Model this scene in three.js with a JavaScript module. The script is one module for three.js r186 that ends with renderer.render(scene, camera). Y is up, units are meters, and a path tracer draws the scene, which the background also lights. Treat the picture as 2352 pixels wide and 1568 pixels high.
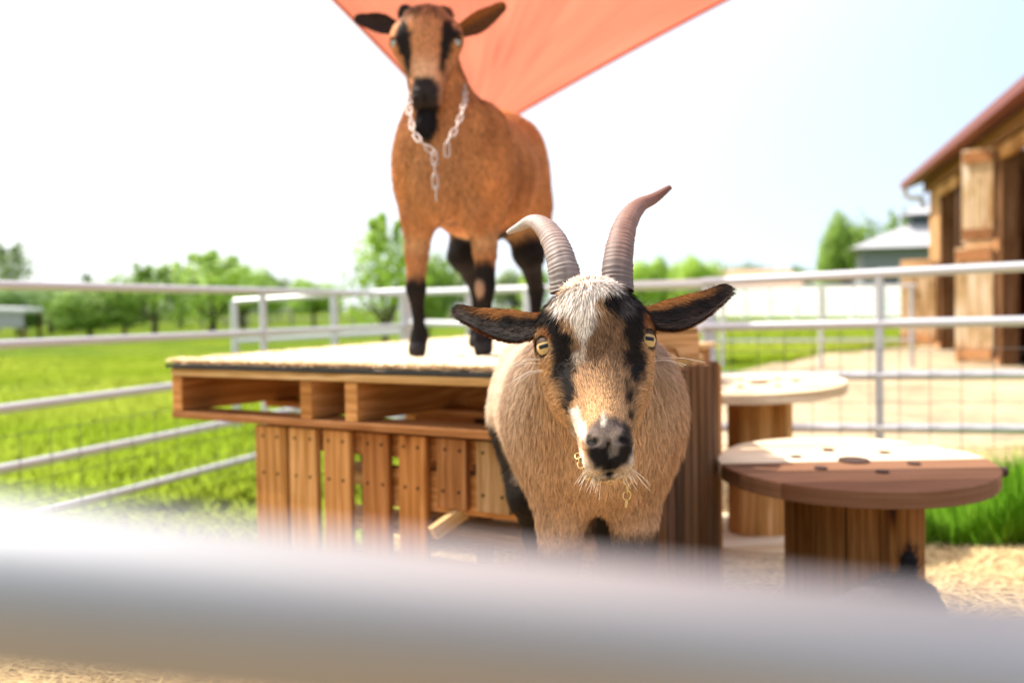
import * as THREE from 'three';
import { mergeGeometries } from 'three/addons/utils/BufferGeometryUtils.js';
import { RoundedBoxGeometry } from 'three/addons/geometries/RoundedBoxGeometry.js';

// ------------------------------------------------------------ camera, sky, sun, exposure
const scene = new THREE.Scene();
const F = 2287;                                     // focal length in units of a 2352 px wide frame
const camera = new THREE.PerspectiveCamera(2 * Math.atan(784 / F) * 180 / Math.PI, 1024 / 682, 0.02, 2500);
const EYE = 0.82;
camera.position.set(0, EYE, 0);
camera.rotation.order = 'YXZ';
camera.rotation.set(-0.0345, 0, -0.0155);
camera.focus = 1.13;
camera.userData.fStop = 3.4;
camera.updateMatrixWorld(true);

const SUN = new THREE.Vector3(-0.64, 1, -0.27).normalize();
{
  const W = 1024, H = 512, data = new Float32Array(W * H * 4), d = new THREE.Vector3();
  const mix = (a, b, t) => a + (b - a) * t, ss = (x, a, b) => { const t = Math.min(1, Math.max(0, (x - a) / (b - a))); return t * t * (3 - 2 * t); };
  for (let r = 0; r < H; r++) for (let c = 0; c < W; c++) {
    const el = ((r + 0.5) / H - 0.5) * Math.PI, az = ((c + 0.5) / W - 0.5) * 2 * Math.PI;
    d.set(Math.cos(az) * Math.cos(el), Math.sin(el), Math.sin(az) * Math.cos(el));
    const cs = d.dot(SUN), ang = Math.acos(Math.min(1, Math.max(-1, cs)));
    const haze = Math.exp(-Math.max(0, d.y) * 3.2);                       // thick white air low down
    const glow = Math.exp(-ang * 1.15);
    const away = ss(ang, 0.92, 1.55) * (1 - 0.70 * haze);
    let R = mix(1.0, 0.30, away), G = mix(1.0, 0.56, away), B = mix(1.0, 0.90, away);
    const gain = 0.62 + 0.9 * glow;
    R *= gain; G *= gain; B *= gain;
    if (d.y < 0) { const t = ss(-d.y, 0, 0.1); R = mix(R, 0.35, t); G = mix(G, 0.36, t); B = mix(B, 0.22, t); }
    const o = (r * W + c) * 4; data[o] = R; data[o + 1] = G; data[o + 2] = B; data[o + 3] = 1;
  }
  const sky = new THREE.DataTexture(data, W, H, THREE.RGBAFormat, THREE.FloatType);
  sky.mapping = THREE.EquirectangularReflectionMapping; sky.magFilter = THREE.LinearFilter; sky.needsUpdate = true;
  scene.background = sky; scene.environment = sky;
}
const sun = new THREE.DirectionalLight(new THREE.Color(1, 0.93, 0.82), 4.5);
sun.position.copy(SUN).multiplyScalar(40); sun.castShadow = true;
sun.shadow.mapSize.set(4096, 4096); Object.assign(sun.shadow.camera, { left: -20, right: 20, top: 20, bottom: -20, near: 1, far: 90 });
scene.add(sun, sun.target);
const renderer = new THREE.WebGLRenderer({ antialias: true });
renderer.setSize(1024, 682);
renderer.toneMapping = THREE.LinearToneMapping;
renderer.toneMappingExposure = 1.72;
renderer.shadowMap.enabled = true;

// ------------------------------------------------------------ helpers
const V = (x, y, z) => new THREE.Vector3(x, y, z);
function rng(seed) { let a = seed >>> 0; return () => { a = (a + 0x6D2B79F5) | 0; let t = Math.imul(a ^ (a >>> 15), 1 | a); t = (t + Math.imul(t ^ (t >>> 7), 61 | t)) ^ t; return ((t ^ (t >>> 14)) >>> 0) / 4294967296; }; }
const R0 = rng(20240611);
const lerp = (a, b, t) => a + (b - a) * t, clamp = (x, a = 0, b = 1) => Math.min(b, Math.max(a, x));
const sstep = (a, b, x) => { const t = clamp((x - a) / (b - a)); return t * t * (3 - 2 * t); };
const lin = (c) => { c /= 255; return c <= 0.04045 ? c / 12.92 : Math.pow((c + 0.055) / 1.055, 2.4); };
const RGB = (r, g, b) => [lin(r), lin(g), lin(b)];
const mixc = (a, b, t) => [lerp(a[0], b[0], t), lerp(a[1], b[1], t), lerp(a[2], b[2], t)];
const COL = (r, g, b) => new THREE.Color().setRGB(lin(r), lin(g), lin(b));
function hash3(x, y, z) { let h = (Math.imul(x, 374761393) + Math.imul(y, 668265263) + Math.imul(z, 2147483647 ^ 0x5bd1e995)) | 0; h = Math.imul(h ^ (h >>> 13), 1274126177); return ((h ^ (h >>> 16)) >>> 0) / 4294967296; }
function noise3(x, y, z) {                           // value noise, -1..1
  const ix = Math.floor(x), iy = Math.floor(y), iz = Math.floor(z), fx = x - ix, fy = y - iy, fz = z - iz;
  const u = fx * fx * (3 - 2 * fx), v = fy * fy * (3 - 2 * fy), w = fz * fz * (3 - 2 * fz);
  const L = (k, l) => lerp(hash3(ix, iy + k, iz + l), hash3(ix + 1, iy + k, iz + l), u);
  return lerp(lerp(L(0, 0), L(1, 0), v), lerp(L(0, 1), L(1, 1), v), w) * 2 - 1;
}
const fbm = (x, y, z, n = 4) => { let s = 0, a = 0.5; for (let i = 0; i < n; i++, a *= 0.5) { s += a * noise3(x, y, z); x = x * 2.03 + 7.1; y = y * 2.03 + 3.7; z = z * 2.03 + 1.3; } return s; };
// a pixel of the 2352 x 1568 frame at a distance z in front of the camera plane (world -z) -> point
function at(px, py, z) {
  const d = V((px - 1176) / F, -(py - 784) / F, -1).applyQuaternion(camera.quaternion);
  return d.multiplyScalar(z / -d.z).add(camera.position);
}
const ground = (px, z) => { const p = at(px, 784, z); return V(p.x, 0, p.z); };
const used = {};
function numbered(n) { used[n] = (used[n] ?? -1) + 1; return used[n] ? n + '_' + String(used[n]).padStart(3, '0') : n; }
function tag(o, label, category, group, kind) { if (label) o.userData.label = label; if (category) o.userData.category = category; if (group) o.userData.group = group; if (kind) o.userData.kind = kind; return o; }
function thing(name, label, category, pos, turn = 0, group) {
  const o = new THREE.Group(); o.name = numbered(name); o.position.copy(pos); o.rotation.y = turn; scene.add(o);
  return tag(o, label, category, group);
}
function mesh(name, g, m, parent = scene) {
  const o = new THREE.Mesh(g, m); o.name = parent === scene ? numbered(name) : name; o.castShadow = o.receiveShadow = true; parent.add(o); return o;
}
const UPV = V(0, 1, 0);
function tube(a, b, r, seg = 10, rb = r) {           // straight bar between two points
  const d = b.clone().sub(a), g = new THREE.CylinderGeometry(rb, r, d.length(), seg, 1);
  g.applyQuaternion(new THREE.Quaternion().setFromUnitVectors(UPV, d.clone().normalize()));
  return g.translate((a.x + b.x) / 2, (a.y + b.y) / 2, (a.z + b.z) / 2);
}
const curveTube = (pts, r, seg = 20, rad = 6, closed = false) => new THREE.TubeGeometry(new THREE.CatmullRomCurve3(pts, closed), seg, r, rad, closed);
function dataTex(n, m, f, srgb = true, rep = 1) {
  const d = new Uint8Array(n * m * 4);
  for (let y = 0; y < m; y++) for (let x = 0; x < n; x++) { const c = f(x / n, y / m), o = (y * n + x) * 4; d[o] = clamp(c[0]) * 255; d[o + 1] = clamp(c[1]) * 255; d[o + 2] = clamp(c[2]) * 255; d[o + 3] = 255; }
  const t = new THREE.DataTexture(d, n, m); t.wrapS = t.wrapT = THREE.RepeatWrapping; t.magFilter = THREE.LinearFilter; t.minFilter = THREE.LinearMipmapLinearFilter; t.generateMipmaps = true;
  if (srgb) t.colorSpace = THREE.SRGBColorSpace; t.repeat.set(rep, rep); t.needsUpdate = true; return t;
}
const wrapNoise = (u, v, fu, fv, s) => {             // noise that repeats on the unit square
  const a = noise3(u * fu, v * fv, s), b = noise3((u - 1) * fu, v * fv, s), c = noise3(u * fu, (v - 1) * fv, s), e = noise3((u - 1) * fu, (v - 1) * fv, s);
  return lerp(lerp(a, b, u), lerp(c, e, u), v);
};

// ------------------------------------------------------------ materials
const grainAt = (pale) => dataTex(512, 512, (u, v) => {
  const warp = wrapNoise(u, v, 3, 6, 3.3) * 0.09 + wrapNoise(u, v, 8, 12, 9.1) * 0.02;
  const k1 = Math.exp(-(((u - 0.32) ** 2) * 500 + ((v - 0.61) ** 2) * 2600)), k2 = Math.exp(-(((u - 0.78) ** 2) * 700 + ((v - 0.2) ** 2) * 3000));
  const ring = 0.5 + 0.5 * Math.sin((v + warp + (k1 + k2) * 0.05) * 110);
  const fibre = wrapNoise(u, v, 10, 170, 5.5) * 0.5 + wrapNoise(u, v, 26, 250, 2.2) * 0.4;
  const wood_tone = wrapNoise(u, v, 4, 5, 17.7);  // broad stains in the grain
  const t = clamp(0.86 + (ring - 0.5) * 0.09 + fibre * 0.24 + wood_tone * 0.26 + Math.min(0, wrapNoise(u, v, 6, 14, 31.7) + 0.25) * 0.5 - (k1 + k2) * 0.62, 0.1, 1);
  return [t, lerp(t * t, t, 0.62), lerp(t * t * t, t, 0.35)].map((k) => lerp(k, 1, pale));
});
const grain = grainAt(0), palGrain = grainAt(0.45);
const grainBump = dataTex(256, 256, (u, v) => { const f = 0.5 + 0.3 * wrapNoise(u, v, 8, 120, 5.5) + 0.2 * wrapNoise(u, v, 20, 200, 2.2); return [f, f, f]; }, false);
const wood = (r, g, b, rough = 0.85, map = grain) => new THREE.MeshPhysicalMaterial({ specularIntensity: 0.4, color: COL(r, g, b), map, bumpMap: grainBump, bumpScale: 0.0022, roughness: rough });
const M = {
  pine: [wood(222, 168, 116), wood(208, 150, 98), wood(230, 182, 132), wood(192, 136, 92), wood(196, 166, 136), wood(178, 128, 90)],
  fresh: [wood(231, 201, 163), wood(224, 190, 148), wood(228, 195, 157)],
  dark: [wood(134, 100, 78), wood(119, 88, 72), wood(144, 108, 83), wood(108, 83, 72)],
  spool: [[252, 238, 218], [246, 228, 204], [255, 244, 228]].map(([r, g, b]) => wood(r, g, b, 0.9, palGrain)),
  wood_tone: [[146, 108, 86], [134, 98, 78], [156, 118, 94]].map(([r, g, b]) => wood(r, g, b, 0.85, palGrain)),  // darker tones for the near boards of the front spool top
  pale_stave: [wood(226, 178, 124), wood(212, 160, 106), wood(234, 190, 140)],
  stave: [wood(182, 132, 82), wood(170, 118, 70), wood(190, 142, 92), wood(161, 110, 67)],
  barn: [wood(232, 180, 142), wood(208, 152, 116), wood(240, 196, 160), wood(184, 134, 104)],
  leaf_door: [wood(246, 224, 206), wood(236, 208, 186), wood(250, 230, 214)],
  steel: new THREE.MeshStandardMaterial({ color: new THREE.Color(0.60, 0.60, 0.63), metalness: 0.45, roughness: 0.42, bumpMap: dataTex(128, 128, (u, v) => { const f = 0.5 + 0.4 * wrapNoise(u, v, 9, 9, 1.5); return [f, f, f]; }, false), bumpScale: 0.0006 }),
  reflection_rail: new THREE.MeshStandardMaterial({ color: new THREE.Color(0.52, 0.505, 0.53), metalness: 0.75, roughness: 0.62, map: dataTex(256, 256, (u, v) => { const f = 0.82 + 0.18 * wrapNoise(u, v, 4, 30, 3.5), w = wrapNoise(u, v, 3, 24, 8.5) * 0.08; return [f + w, f, f - w * 0.6]; }) }),  // warm and cool reflections along the near rail painted into the map
  wire: new THREE.MeshStandardMaterial({ color: COL(104, 102, 98), metalness: 0.5, roughness: 0.6 }),
  chain: new THREE.MeshStandardMaterial({ color: COL(188, 172, 166), metalness: 0.3, roughness: 0.5 }),
  gold: new THREE.MeshStandardMaterial({ color: COL(206, 176, 120), metalness: 0.7, roughness: 0.35 }),
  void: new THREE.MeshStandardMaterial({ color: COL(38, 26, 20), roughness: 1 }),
  white: new THREE.MeshStandardMaterial({ color: COL(248, 248, 248), roughness: 0.6 }),
  vc: new THREE.MeshStandardMaterial({ vertexColors: true, roughness: 0.8 }),
  fur: new THREE.MeshPhysicalMaterial({ vertexColors: true, roughness: 0.7, specularIntensity: 0.3 }),
};
// box with softened edges, grain along its longest side, uv in metres
function plankGeo(x, y, z, bevel = 0.0025, axis) {
  const g = new RoundedBoxGeometry(x, y, z, 1, Math.min(bevel, x * 0.3, y * 0.3, z * 0.3));
  const ax = axis ?? (x >= y && x >= z ? 0 : y >= z ? 1 : 2), p = g.attributes.position, n = g.attributes.normal, uv = g.attributes.uv, o1 = R0() * 7, o2 = R0() * 7;
  for (let i = 0; i < p.count; i++) {
    const P = [p.getX(i), p.getY(i), p.getZ(i)], N = [Math.abs(n.getX(i)), Math.abs(n.getY(i)), Math.abs(n.getZ(i))];
    const k = N[0] > N[1] && N[0] > N[2] ? 0 : N[1] > N[2] ? 1 : 2;
    const rest = [0, 1, 2].filter((q) => q !== k);
    let u, v; if (k === ax) { u = P[rest[0]]; v = P[rest[1]]; } else { u = P[ax]; v = P[rest.find((q) => q !== ax)]; }
    uv.setXY(i, u / 1.1 + o1, v / 0.45 + o2);
  }
  return g;
}
const pick = (a) => a[Math.floor(R0() * a.length)];
function plank(name, parent, mats, [x, y, z], [cx, cy, cz], rot, axis) {
  const m = mesh(name, plankGeo(x, y, z, 0.003, axis), Array.isArray(mats) ? pick(mats) : mats, parent);
  m.position.set(cx, cy, cz); if (rot) m.rotation.set(...rot); return m;
}

// ------------------------------------------------------------ ground
function sheet(name, poly, y, m, uvScale = 1) {      // a horizontal polygon; poly holds [x, z] in world
  const s = new THREE.Shape(poly.map(([x, z]) => new THREE.Vector2(x, -z))), g = new THREE.ShapeGeometry(s);
  g.rotateX(-Math.PI / 2); const p = g.attributes.position, uv = g.attributes.uv;
  for (let i = 0; i < p.count; i++) uv.setXY(i, p.getX(i) * uvScale, p.getZ(i) * uvScale);
  const o = mesh(name, g, m); o.position.y = y; o.userData.kind = 'structure'; return o;
}
const lawnTex = dataTex(1024, 1024, (u, v) => {
  const a = wrapNoise(u, v, 6, 6, 1.1), b = wrapNoise(u, v, 40, 40, 4.2), c = wrapNoise(u, v, 160, 160, 8.2), s = sstep(0.36, 0.7, wrapNoise(u, v, 5, 5, 21.4) + 0.25 * b);
  const t = 0.62 + 0.16 * a + 0.14 * b + 0.2 * c;
  const g = [0.54 * t + 0.06 * a, 0.66 * t, 0.12 * t], dirt = [0.66 * (0.8 + 0.2 * c), 0.54 * (0.8 + 0.2 * c), 0.36 * (0.8 + 0.2 * c)];
  return mixc(g, dirt, s * 0.8);
});
const strawTex = dataTex(1024, 1024, (u, v) => {
  const a = wrapNoise(u, v, 5, 5, 2.1), b = wrapNoise(u, v, 60, 24, 4.2), c = wrapNoise(u, v, 30, 150, 8.2), d = wrapNoise(u, v, 200, 200, 9.9);
  const t = 0.80 + 0.1 * a + 0.14 * b + 0.12 * c + 0.14 * d;
  return [0.86 * t, 0.74 * t, 0.56 * t];
});
const sandTex = dataTex(1024, 1024, (u, v) => {
  const a = wrapNoise(u, v, 4, 4, 5.1), b = wrapNoise(u, v, 24, 24, 7.2), d = wrapNoise(u, v, 180, 180, 3.9);
  const t = 0.80 + 0.12 * a + 0.12 * b + 0.12 * d;
  return [0.86 * t, 0.77 * t, 0.64 * t];
});
{
  const m = new THREE.MeshPhysicalMaterial({ specularIntensity: 0.1, map: lawnTex, roughness: 1, bumpMap: lawnTex, bumpScale: 0.05 });
  sheet('ground', [[-900, 60], [900, 60], [900, -1500], [-900, -1500]], 0, m, 1 / 5.5);
}
const A0 = ground(0, 3.27), CORNER = ground(935, 6.6), C_MID = ground(1640, 4.3), C_END = ground(2352, 3.7);
{
  const strawM = new THREE.MeshPhysicalMaterial({ specularIntensity: 0.1, map: strawTex, roughness: 1, bumpMap: strawTex, bumpScale: 0.02 });
  const sandM = new THREE.MeshPhysicalMaterial({ specularIntensity: 0.1, map: sandTex, roughness: 1, bumpMap: sandTex, bumpScale: 0.02 });
  const toL = A0.clone().sub(CORNER).normalize(), toR = C_END.clone().sub(C_MID).normalize();
  const l = A0.clone().addScaledVector(toL, 4), r = C_END.clone().addScaledVector(toR, 3.5);
  sheet('pen_ground', [[-2.6, 3], [r.x, 3], [r.x, r.z], [C_MID.x, C_MID.z], [CORNER.x + 0.15, CORNER.z], [-0.45, -4.4], [-0.5, -3.1], [-0.66, -2.8], [-1.2, -2.62], [-2.6, -2.5]], 0.008, strawM, 1 / 2.3);
  sheet('yard_ground', [[CORNER.x + 1.1, CORNER.z], [CORNER.x + 0.9, CORNER.z - 1.6], [1.4, -9.4], [3.6, -13.6], [5.3, -16.4], [9, -19], [14, -19], [14, 3], [r.x - 1, 3], [r.x - 0.2, r.z], [C_MID.x, C_MID.z + 0.3]].map(([x, z]) => [x, z]), 0.004, sandM, 1 / 3.1);
}

// ------------------------------------------------------------ fences
function railFence(name, label, cat, base, spec) {
  const t = thing(name, label, cat, base, 0, spec.group), L = (p) => p.clone().sub(base);
  for (const [a, b] of spec.rails) {
    mesh('rail', tube(L(a), L(b), spec.r, 12), spec.m ?? M.steel, t);
  }
  for (const [a, b, r] of spec.posts) mesh('post', tube(L(a), L(b), r ?? spec.r, 12), spec.m ?? M.steel, t);
  for (const [a, b] of spec.wires ?? []) mesh('wire', tube(L(a), L(b), 0.0016, 5), M.wire, t);
  return t;
}
const onLine = (a, b, u) => a.clone().lerp(b, u);
function panelFromPixels(x0, z0, ys0, x1, z1, ys1, u0, u1, extra = {}) {
  const rails = ys0.map((y, i) => { const a = at(x0, y, z0), b = at(x1, ys1[i], z1); return [onLine(a, b, u0), onLine(a, b, u1)]; });
  const g0 = ground(x0, z0), g1 = ground(x1, z1), r = extra.r ?? 0.019;
  const posts = (extra.posts ?? []).map((u) => { const g = onLine(g0, g1, u), a = at(x0, ys0[0], z0), b = at(x1, ys1[0], z1), top = onLine(a, b, u); return [V(top.x, 0, top.z), V(top.x, top.y + (extra.rise ?? 0), top.z), extra.pr]; });
  const wires = [];
  if (extra.wire) {
    const { from, to, n, topRow, rows } = extra.wire;
    const yAt = (u, row) => { const i = Math.floor(row), f = row - i, P = (k) => onLine(at(x0, ys0[k], z0), at(x1, ys1[k], z1), u); const k = Math.min(i, ys0.length - 2), a = P(k), b = P(k + 1); return a.lerp(b, row - k); };
    const off = extra.wire.off ?? V(0, 0, 0);
    for (let i = 0; i <= n; i++) { const u = lerp(from, to, i / n), a = yAt(u, topRow).add(off), g = onLine(g0, g1, u).add(off); wires.push([V(a.x, 0.02, a.z), a]); }
    for (const q of rows) wires.push([yAt(from, q).add(off), yAt(to, q).add(off)]);
  }
  return { base: onLine(g0, g1, u0), rails, posts, wires, r, group: extra.group };
}
{
  let s = panelFromPixels(0, 3.27, [655, 792, 940, 1078, 1205], 600, 4.8, [668, 764, 860, 956, 1045], -0.5, 2.12, { posts: [-0.45, 1.005, 2.1], r: 0.017, wire: { from: -0.4, to: 1.9, n: 26, topRow: 2.45, rows: [2.45, 3.3, 3.72, 4.2], off: V(0.02, 0, 0.02) } });
  railFence('fence_panel', 'galvanised pipe fence panel along the left side before the green lawn', 'fence', s.base, s);
  s = panelFromPixels(537, 6.75, [692, 784, 870, 955], 925, 6.45, [668, 762, 850, 938], 0, 1.02, { posts: [0, 0.6, 1.0], r: 0.02, pr: 0.026 });
  railFence('fence_panel', 'short pipe fence panel with a thick end post behind the left fence', 'fence', s.base, s);
  s = panelFromPixels(935, 6.6, [672, 741, 810, 880], 1640, 4.3, [650, 757, 866, 975], 0, 1.0, { posts: [0.012, 0.5, 0.99], r: 0.021, pr: 0.03 });
  railFence('fence_panel', 'pipe fence panel at the back of the pen seen between the goat legs', 'fence', s.base, s);
  s = panelFromPixels(2352, 3.7, [612, 737, 860, 985, 1105], 2020, 3.95, [628, 743, 862, 983, 1098], -1.2, 2.42, { posts: [-1.15, 1.0], r: 0.019, pr: 0.017, wire: { from: -1.1, to: 2.4, n: 16, topRow: 1.1, rows: [1.5, 2.5, 3.35, 3.7], off: V(0, 0, 0.022) } });
  railFence('fence_panel', 'pipe fence panel with wire mesh behind the two cable spools', 'fence', s.base, s);
  // a second pipe fence farther back, at the edge of the grass
  const rails = [], posts = [], fz = 12.2;
  for (const y of [742, 782]) rails.push([at(1420, y + 2, fz + 0.8), at(2105, y - 2, fz)]);
  for (const x of [1440, 1659, 1886, 2095]) { const top = at(x, 660, fz + (2105 - x) / 700); posts.push([V(top.x, 0, top.z), top, 0.03]); }
  rails.push([at(1420, 664, fz + 0.8), at(2105, 655, fz)]);
  railFence('fence_panel', 'distant pipe fence between the sandy yard and the grass', 'fence', V(posts[0][0].x, 0, posts[0][0].z), { rails, posts, r: 0.02 });
  // the panel the photographer leans over
  const a = at(0, 1345, 0.163), b = at(2352, 1572, 0.163), dir = b.clone().sub(a).normalize(), p0 = a.clone().addScaledVector(dir, -0.9), p1 = b.clone().addScaledVector(dir, 0.9);
  const down = (p, k) => V(p.x, p.y - k, p.z);
  railFence('fence_panel', 'blurred pale pipe rail across the whole foreground', 'fence', V(p0.x, 0, p0.z), { rails: [[p0, p1], ...[0.2, 0.4, 0.6].map((k) => [down(p0, k), down(p1, k)])], posts: [[V(p0.x, 0, p0.z), p0], [V(p1.x, 0, p1.z), p1]], r: 0.0142, m: M.reflection_rail });
}
{ // white board fence far right
  const z = 50, o = ground(1560, z), t = thing('board_fence', 'white board fence far off behind the grass on the right', 'fence', o);
  const a = ground(1560, z + 9), b = ground(2110, z - 5), n = 9;
  for (let i = 0; i <= n; i++) { const p = onLine(a, b, i / n).sub(o); mesh('post', new THREE.BoxGeometry(0.2, 1.5, 0.2).translate(p.x, 0.75, p.z), M.white, t); }
  for (let i = 0; i < n; i++) for (const y of [0.3, 0.68, 1.06, 1.4]) {
    const p = onLine(a, b, i / n).sub(o), q = onLine(a, b, (i + 1) / n).sub(o), g = new THREE.BoxGeometry(p.distanceTo(q) - 0.2, 0.31, 0.05), m = mesh('board', g, M.white, t);
    m.position.set((p.x + q.x) / 2, y, (p.z + q.z) / 2); m.rotation.y = -Math.atan2(q.z - p.z, q.x - p.x);
  }
}
{ // grey wire fence on weathered posts at the far side of the orchard
  const o = ground(-200, 46), t = thing('orchard_fence', 'weathered grey fence along the far side of the orchard', 'fence', o), a = ground(-200, 46), b = ground(1160, 60), n = 26;
  const m = new THREE.MeshStandardMaterial({ color: COL(138, 132, 124), roughness: 0.9 });
  for (let i = 0; i <= n; i++) { const p = onLine(a, b, i / n).sub(o); mesh('post', new THREE.CylinderGeometry(0.07, 0.08, 1.15, 7).translate(p.x, 0.575, p.z), m, t); }
  for (const y of [0.35, 0.7, 1.0]) mesh('rail', tube(V(0, y, 0), b.clone().sub(o).setY(y), 0.05, 5), m, t);
}

// ------------------------------------------------------------ barn on the right
{
  const C = V(7.55, 0, -18), turn = -1.8182, t = thing('wooden_barn', 'wooden barn with red brown eave and open half doors', 'barn', C, turn);
  // local x runs along the wall towards the camera, z points out of the wall
  const H = 2.9, TH = 0.12;
  const wallPlank = (s0, s1, y0, y1) => plank('plank', t, M.barn, [s1 - s0 - 0.012, y1 - y0, TH], [(s0 + s1) / 2, (y0 + y1) / 2, -TH / 2 - R0() * 0.015], null, 1);
  const open = [[1.62, 3.05], [5.9, 8.0]];
  for (let s = 0; s < 12; s += 0.26) {
    const e = s + 0.26, hole = open.find(([a, b]) => s + 0.13 > a && s + 0.13 < b);
    if (hole) wallPlank(s, e, 2.7, H); else wallPlank(s, e, 0, H);
  }
  for (let s = 0; s < 6; s += 0.26) plank('plank', t, M.barn, [0.24, H + s * 0.42, 0.1].map((v, i) => (i === 0 ? 0.1 : i === 2 ? 0.248 : v)), [0.05, (H + s * 0.42) / 2, -0.14 - s - 0.13], null, 1);   // gable end
  for (const [a, b] of open) {
    for (const s of [a, b]) plank('door_post', t, M.dark, [0.16, 2.7, 0.2], [s, 1.35, -0.03], null, 1);
    plank('lintel', t, M.pine, [b - a + 0.3, 0.16, 0.08], [(a + b) / 2, 2.62, 0.045], null, 0);
  }
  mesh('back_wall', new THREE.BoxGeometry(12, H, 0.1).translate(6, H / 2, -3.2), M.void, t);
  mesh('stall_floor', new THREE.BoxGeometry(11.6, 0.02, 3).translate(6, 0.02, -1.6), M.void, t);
  const red = wood(150, 78, 44);
  plank('stall_partition', t, red, [0.06, 1.3, 2.2], [2.75, 0.68, -1.3], null, 1);
  plank('stall_partition', t, red, [0.06, 1.5, 2.2], [6.9, 0.78, -1.3], null, 1);
  // half doors standing open at right angles to the wall
  const leaf = (name, s, w, y0, y1, swing, label) => {
    const d = mesh(name, new THREE.BoxGeometry(0.025, y1 - y0 - 0.1, 0.04).translate(0, (y0 + y1) / 2, 0.02), M.dark[0], t);
    d.position.set(s, 0, 0.08); d.rotation.y = swing; if (label) d.userData.label = label;
    const n = Math.round(w / 0.15);
    for (let i = 0; i < n; i++) { const b = mesh('board', plankGeo(0.03, y1 - y0, w / n - 0.006, 0.003, 1), pick(M.leaf_door), d); b.position.set(0.03, (y0 + y1) / 2, 0.04 + (i + 0.5) * w / n); }
    for (const y of [y0 + 0.12, y1 - 0.1]) { const b = mesh('batten', plankGeo(0.03, 0.14, w - 0.04, 0.003, 2), pick(M.barn), d); b.position.set(0.062, y, 0.04 + w / 2); }
  };
  leaf('lower_door', 1.55, 0.58, 0.07, 1.51, -0.5, 'bleached lower half door standing open at the far doorway');
  leaf('lower_door', 5.83, 0.46, 0.03, 1.48, -0.5, 'bleached lower half door standing open at the near doorway');
  leaf('upper_door', 5.83, 0.38, 1.52, 2.7, -0.5, 'brown upper half door standing open above the near doorway');
  // roof: sloping up away from the eave, fascia, gutter and downpipe
  const rm = new THREE.MeshStandardMaterial({ color: COL(112, 62, 52), roughness: 0.6, metalness: 0.1 });
  const sh = new THREE.Shape([[0.30, 2.90], [0.30, 3.0], [-6.5, 5.4], [-6.5, 5.3]].map(([z, y]) => new THREE.Vector2(z, y)));
  const rg = new THREE.ExtrudeGeometry(sh, { depth: 13, bevelEnabled: false }); rg.rotateY(-Math.PI / 2); rg.scale(-1, 1, 1);
  { const ix = rg.index; if (ix) { const a = ix.array; for (let i = 0; i < a.length; i += 3) { const q = a[i]; a[i] = a[i + 1]; a[i + 1] = q; } } else { const p = rg.attributes.position.array; for (let i = 0; i < p.length; i += 9) for (let k = 0; k < 3; k++) { const q = p[i + k]; p[i + k] = p[i + 3 + k]; p[i + 3 + k] = q; } } rg.computeVertexNormals(); }
  const roof = mesh('roof', rg, rm, t); roof.position.x = -0.55;
  const gm = new THREE.MeshStandardMaterial({ color: COL(130, 66, 54), roughness: 0.5, metalness: 0.1 });
  const gut = mesh('gutter', new THREE.BoxGeometry(13, 0.12, 0.1).translate(5.95, 2.955, 0.362), gm, roof); gut.position.x = 0.55;
  mesh('rafter_board', new THREE.BoxGeometry(12.4, 0.2, 0.04).translate(6, 2.86, 0.045), M.barn[3], t);
  mesh('downpipe', curveTube([V(-0.35, 2.9, 0.36), V(-0.35, 2.78, 0.35), V(-0.3, 2.7, 0.26), V(-0.12, 2.68, 0.12), V(-0.06, 2.5, 0.08)], 0.045, 20, 8), new THREE.MeshStandardMaterial({ color: COL(196, 190, 186), roughness: 0.5 }), t);
}
{ // grey house behind the barn
  const t = thing('grey_house', 'grey house with pale hipped roof beyond the white fence', 'house', ground(2060, 56), -0.25);
  const wm = new THREE.MeshStandardMaterial({ color: COL(132, 134, 138), roughness: 0.9 }), rm = new THREE.MeshStandardMaterial({ color: COL(176, 174, 178), roughness: 0.8 }), tm = new THREE.MeshStandardMaterial({ color: COL(70, 76, 84), roughness: 0.4 });
  for (let i = 0; i < 14; i++) mesh('siding_board', new THREE.BoxGeometry(6.4, 0.262, 4.4 - (i % 2) * 0.02).translate(1.2, 0.135 + i * 0.265, 0), wm, t);
  const rp = (x0, x1, z0, z1, y0, X0, X1, Z0, Z1, y1) => { const g = new THREE.BufferGeometry(), v = [x0, y0, z1, x1, y0, z1, X1, y1, Z1, X0, y1, Z1, x0, y0, z0, x1, y0, z0, X1, y1, Z0, X0, y1, Z0]; g.setAttribute('position', new THREE.Float32BufferAttribute(v, 3)); g.setIndex([0, 1, 2, 0, 2, 3, 5, 4, 7, 5, 7, 6, 4, 0, 3, 4, 3, 7, 1, 5, 6, 1, 6, 2, 3, 2, 6, 3, 6, 7, 4, 5, 1, 4, 1, 0]); const q = g.toNonIndexed(); q.computeVertexNormals(); return q; };
  const roof = mesh('roof', rp(-2.7, 5.2, -2.9, 2.9, 3.71, 0.4, 3.6, -0.8, 0.8, 5.0), rm, t);
  mesh('clerestory', new THREE.BoxGeometry(3, 0.6, 1.5).translate(2.2, 5.25, 0), tm, roof);
  mesh('upper_roof', rp(0.1, 4.3, -1.4, 1.4, 5.56, 1.4, 3, -0.1, 0.1, 6.1), rm, roof);
  for (const x of [-0.6, 2.6]) { const w = mesh('window', new THREE.BoxGeometry(1.2, 1, 0.06).translate(x, 2.1, 2.225), M.white, t); mesh('pane', new THREE.BoxGeometry(1, 0.8, 0.02).translate(x, 2.1, 2.27), tm, w); }
}
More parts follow.
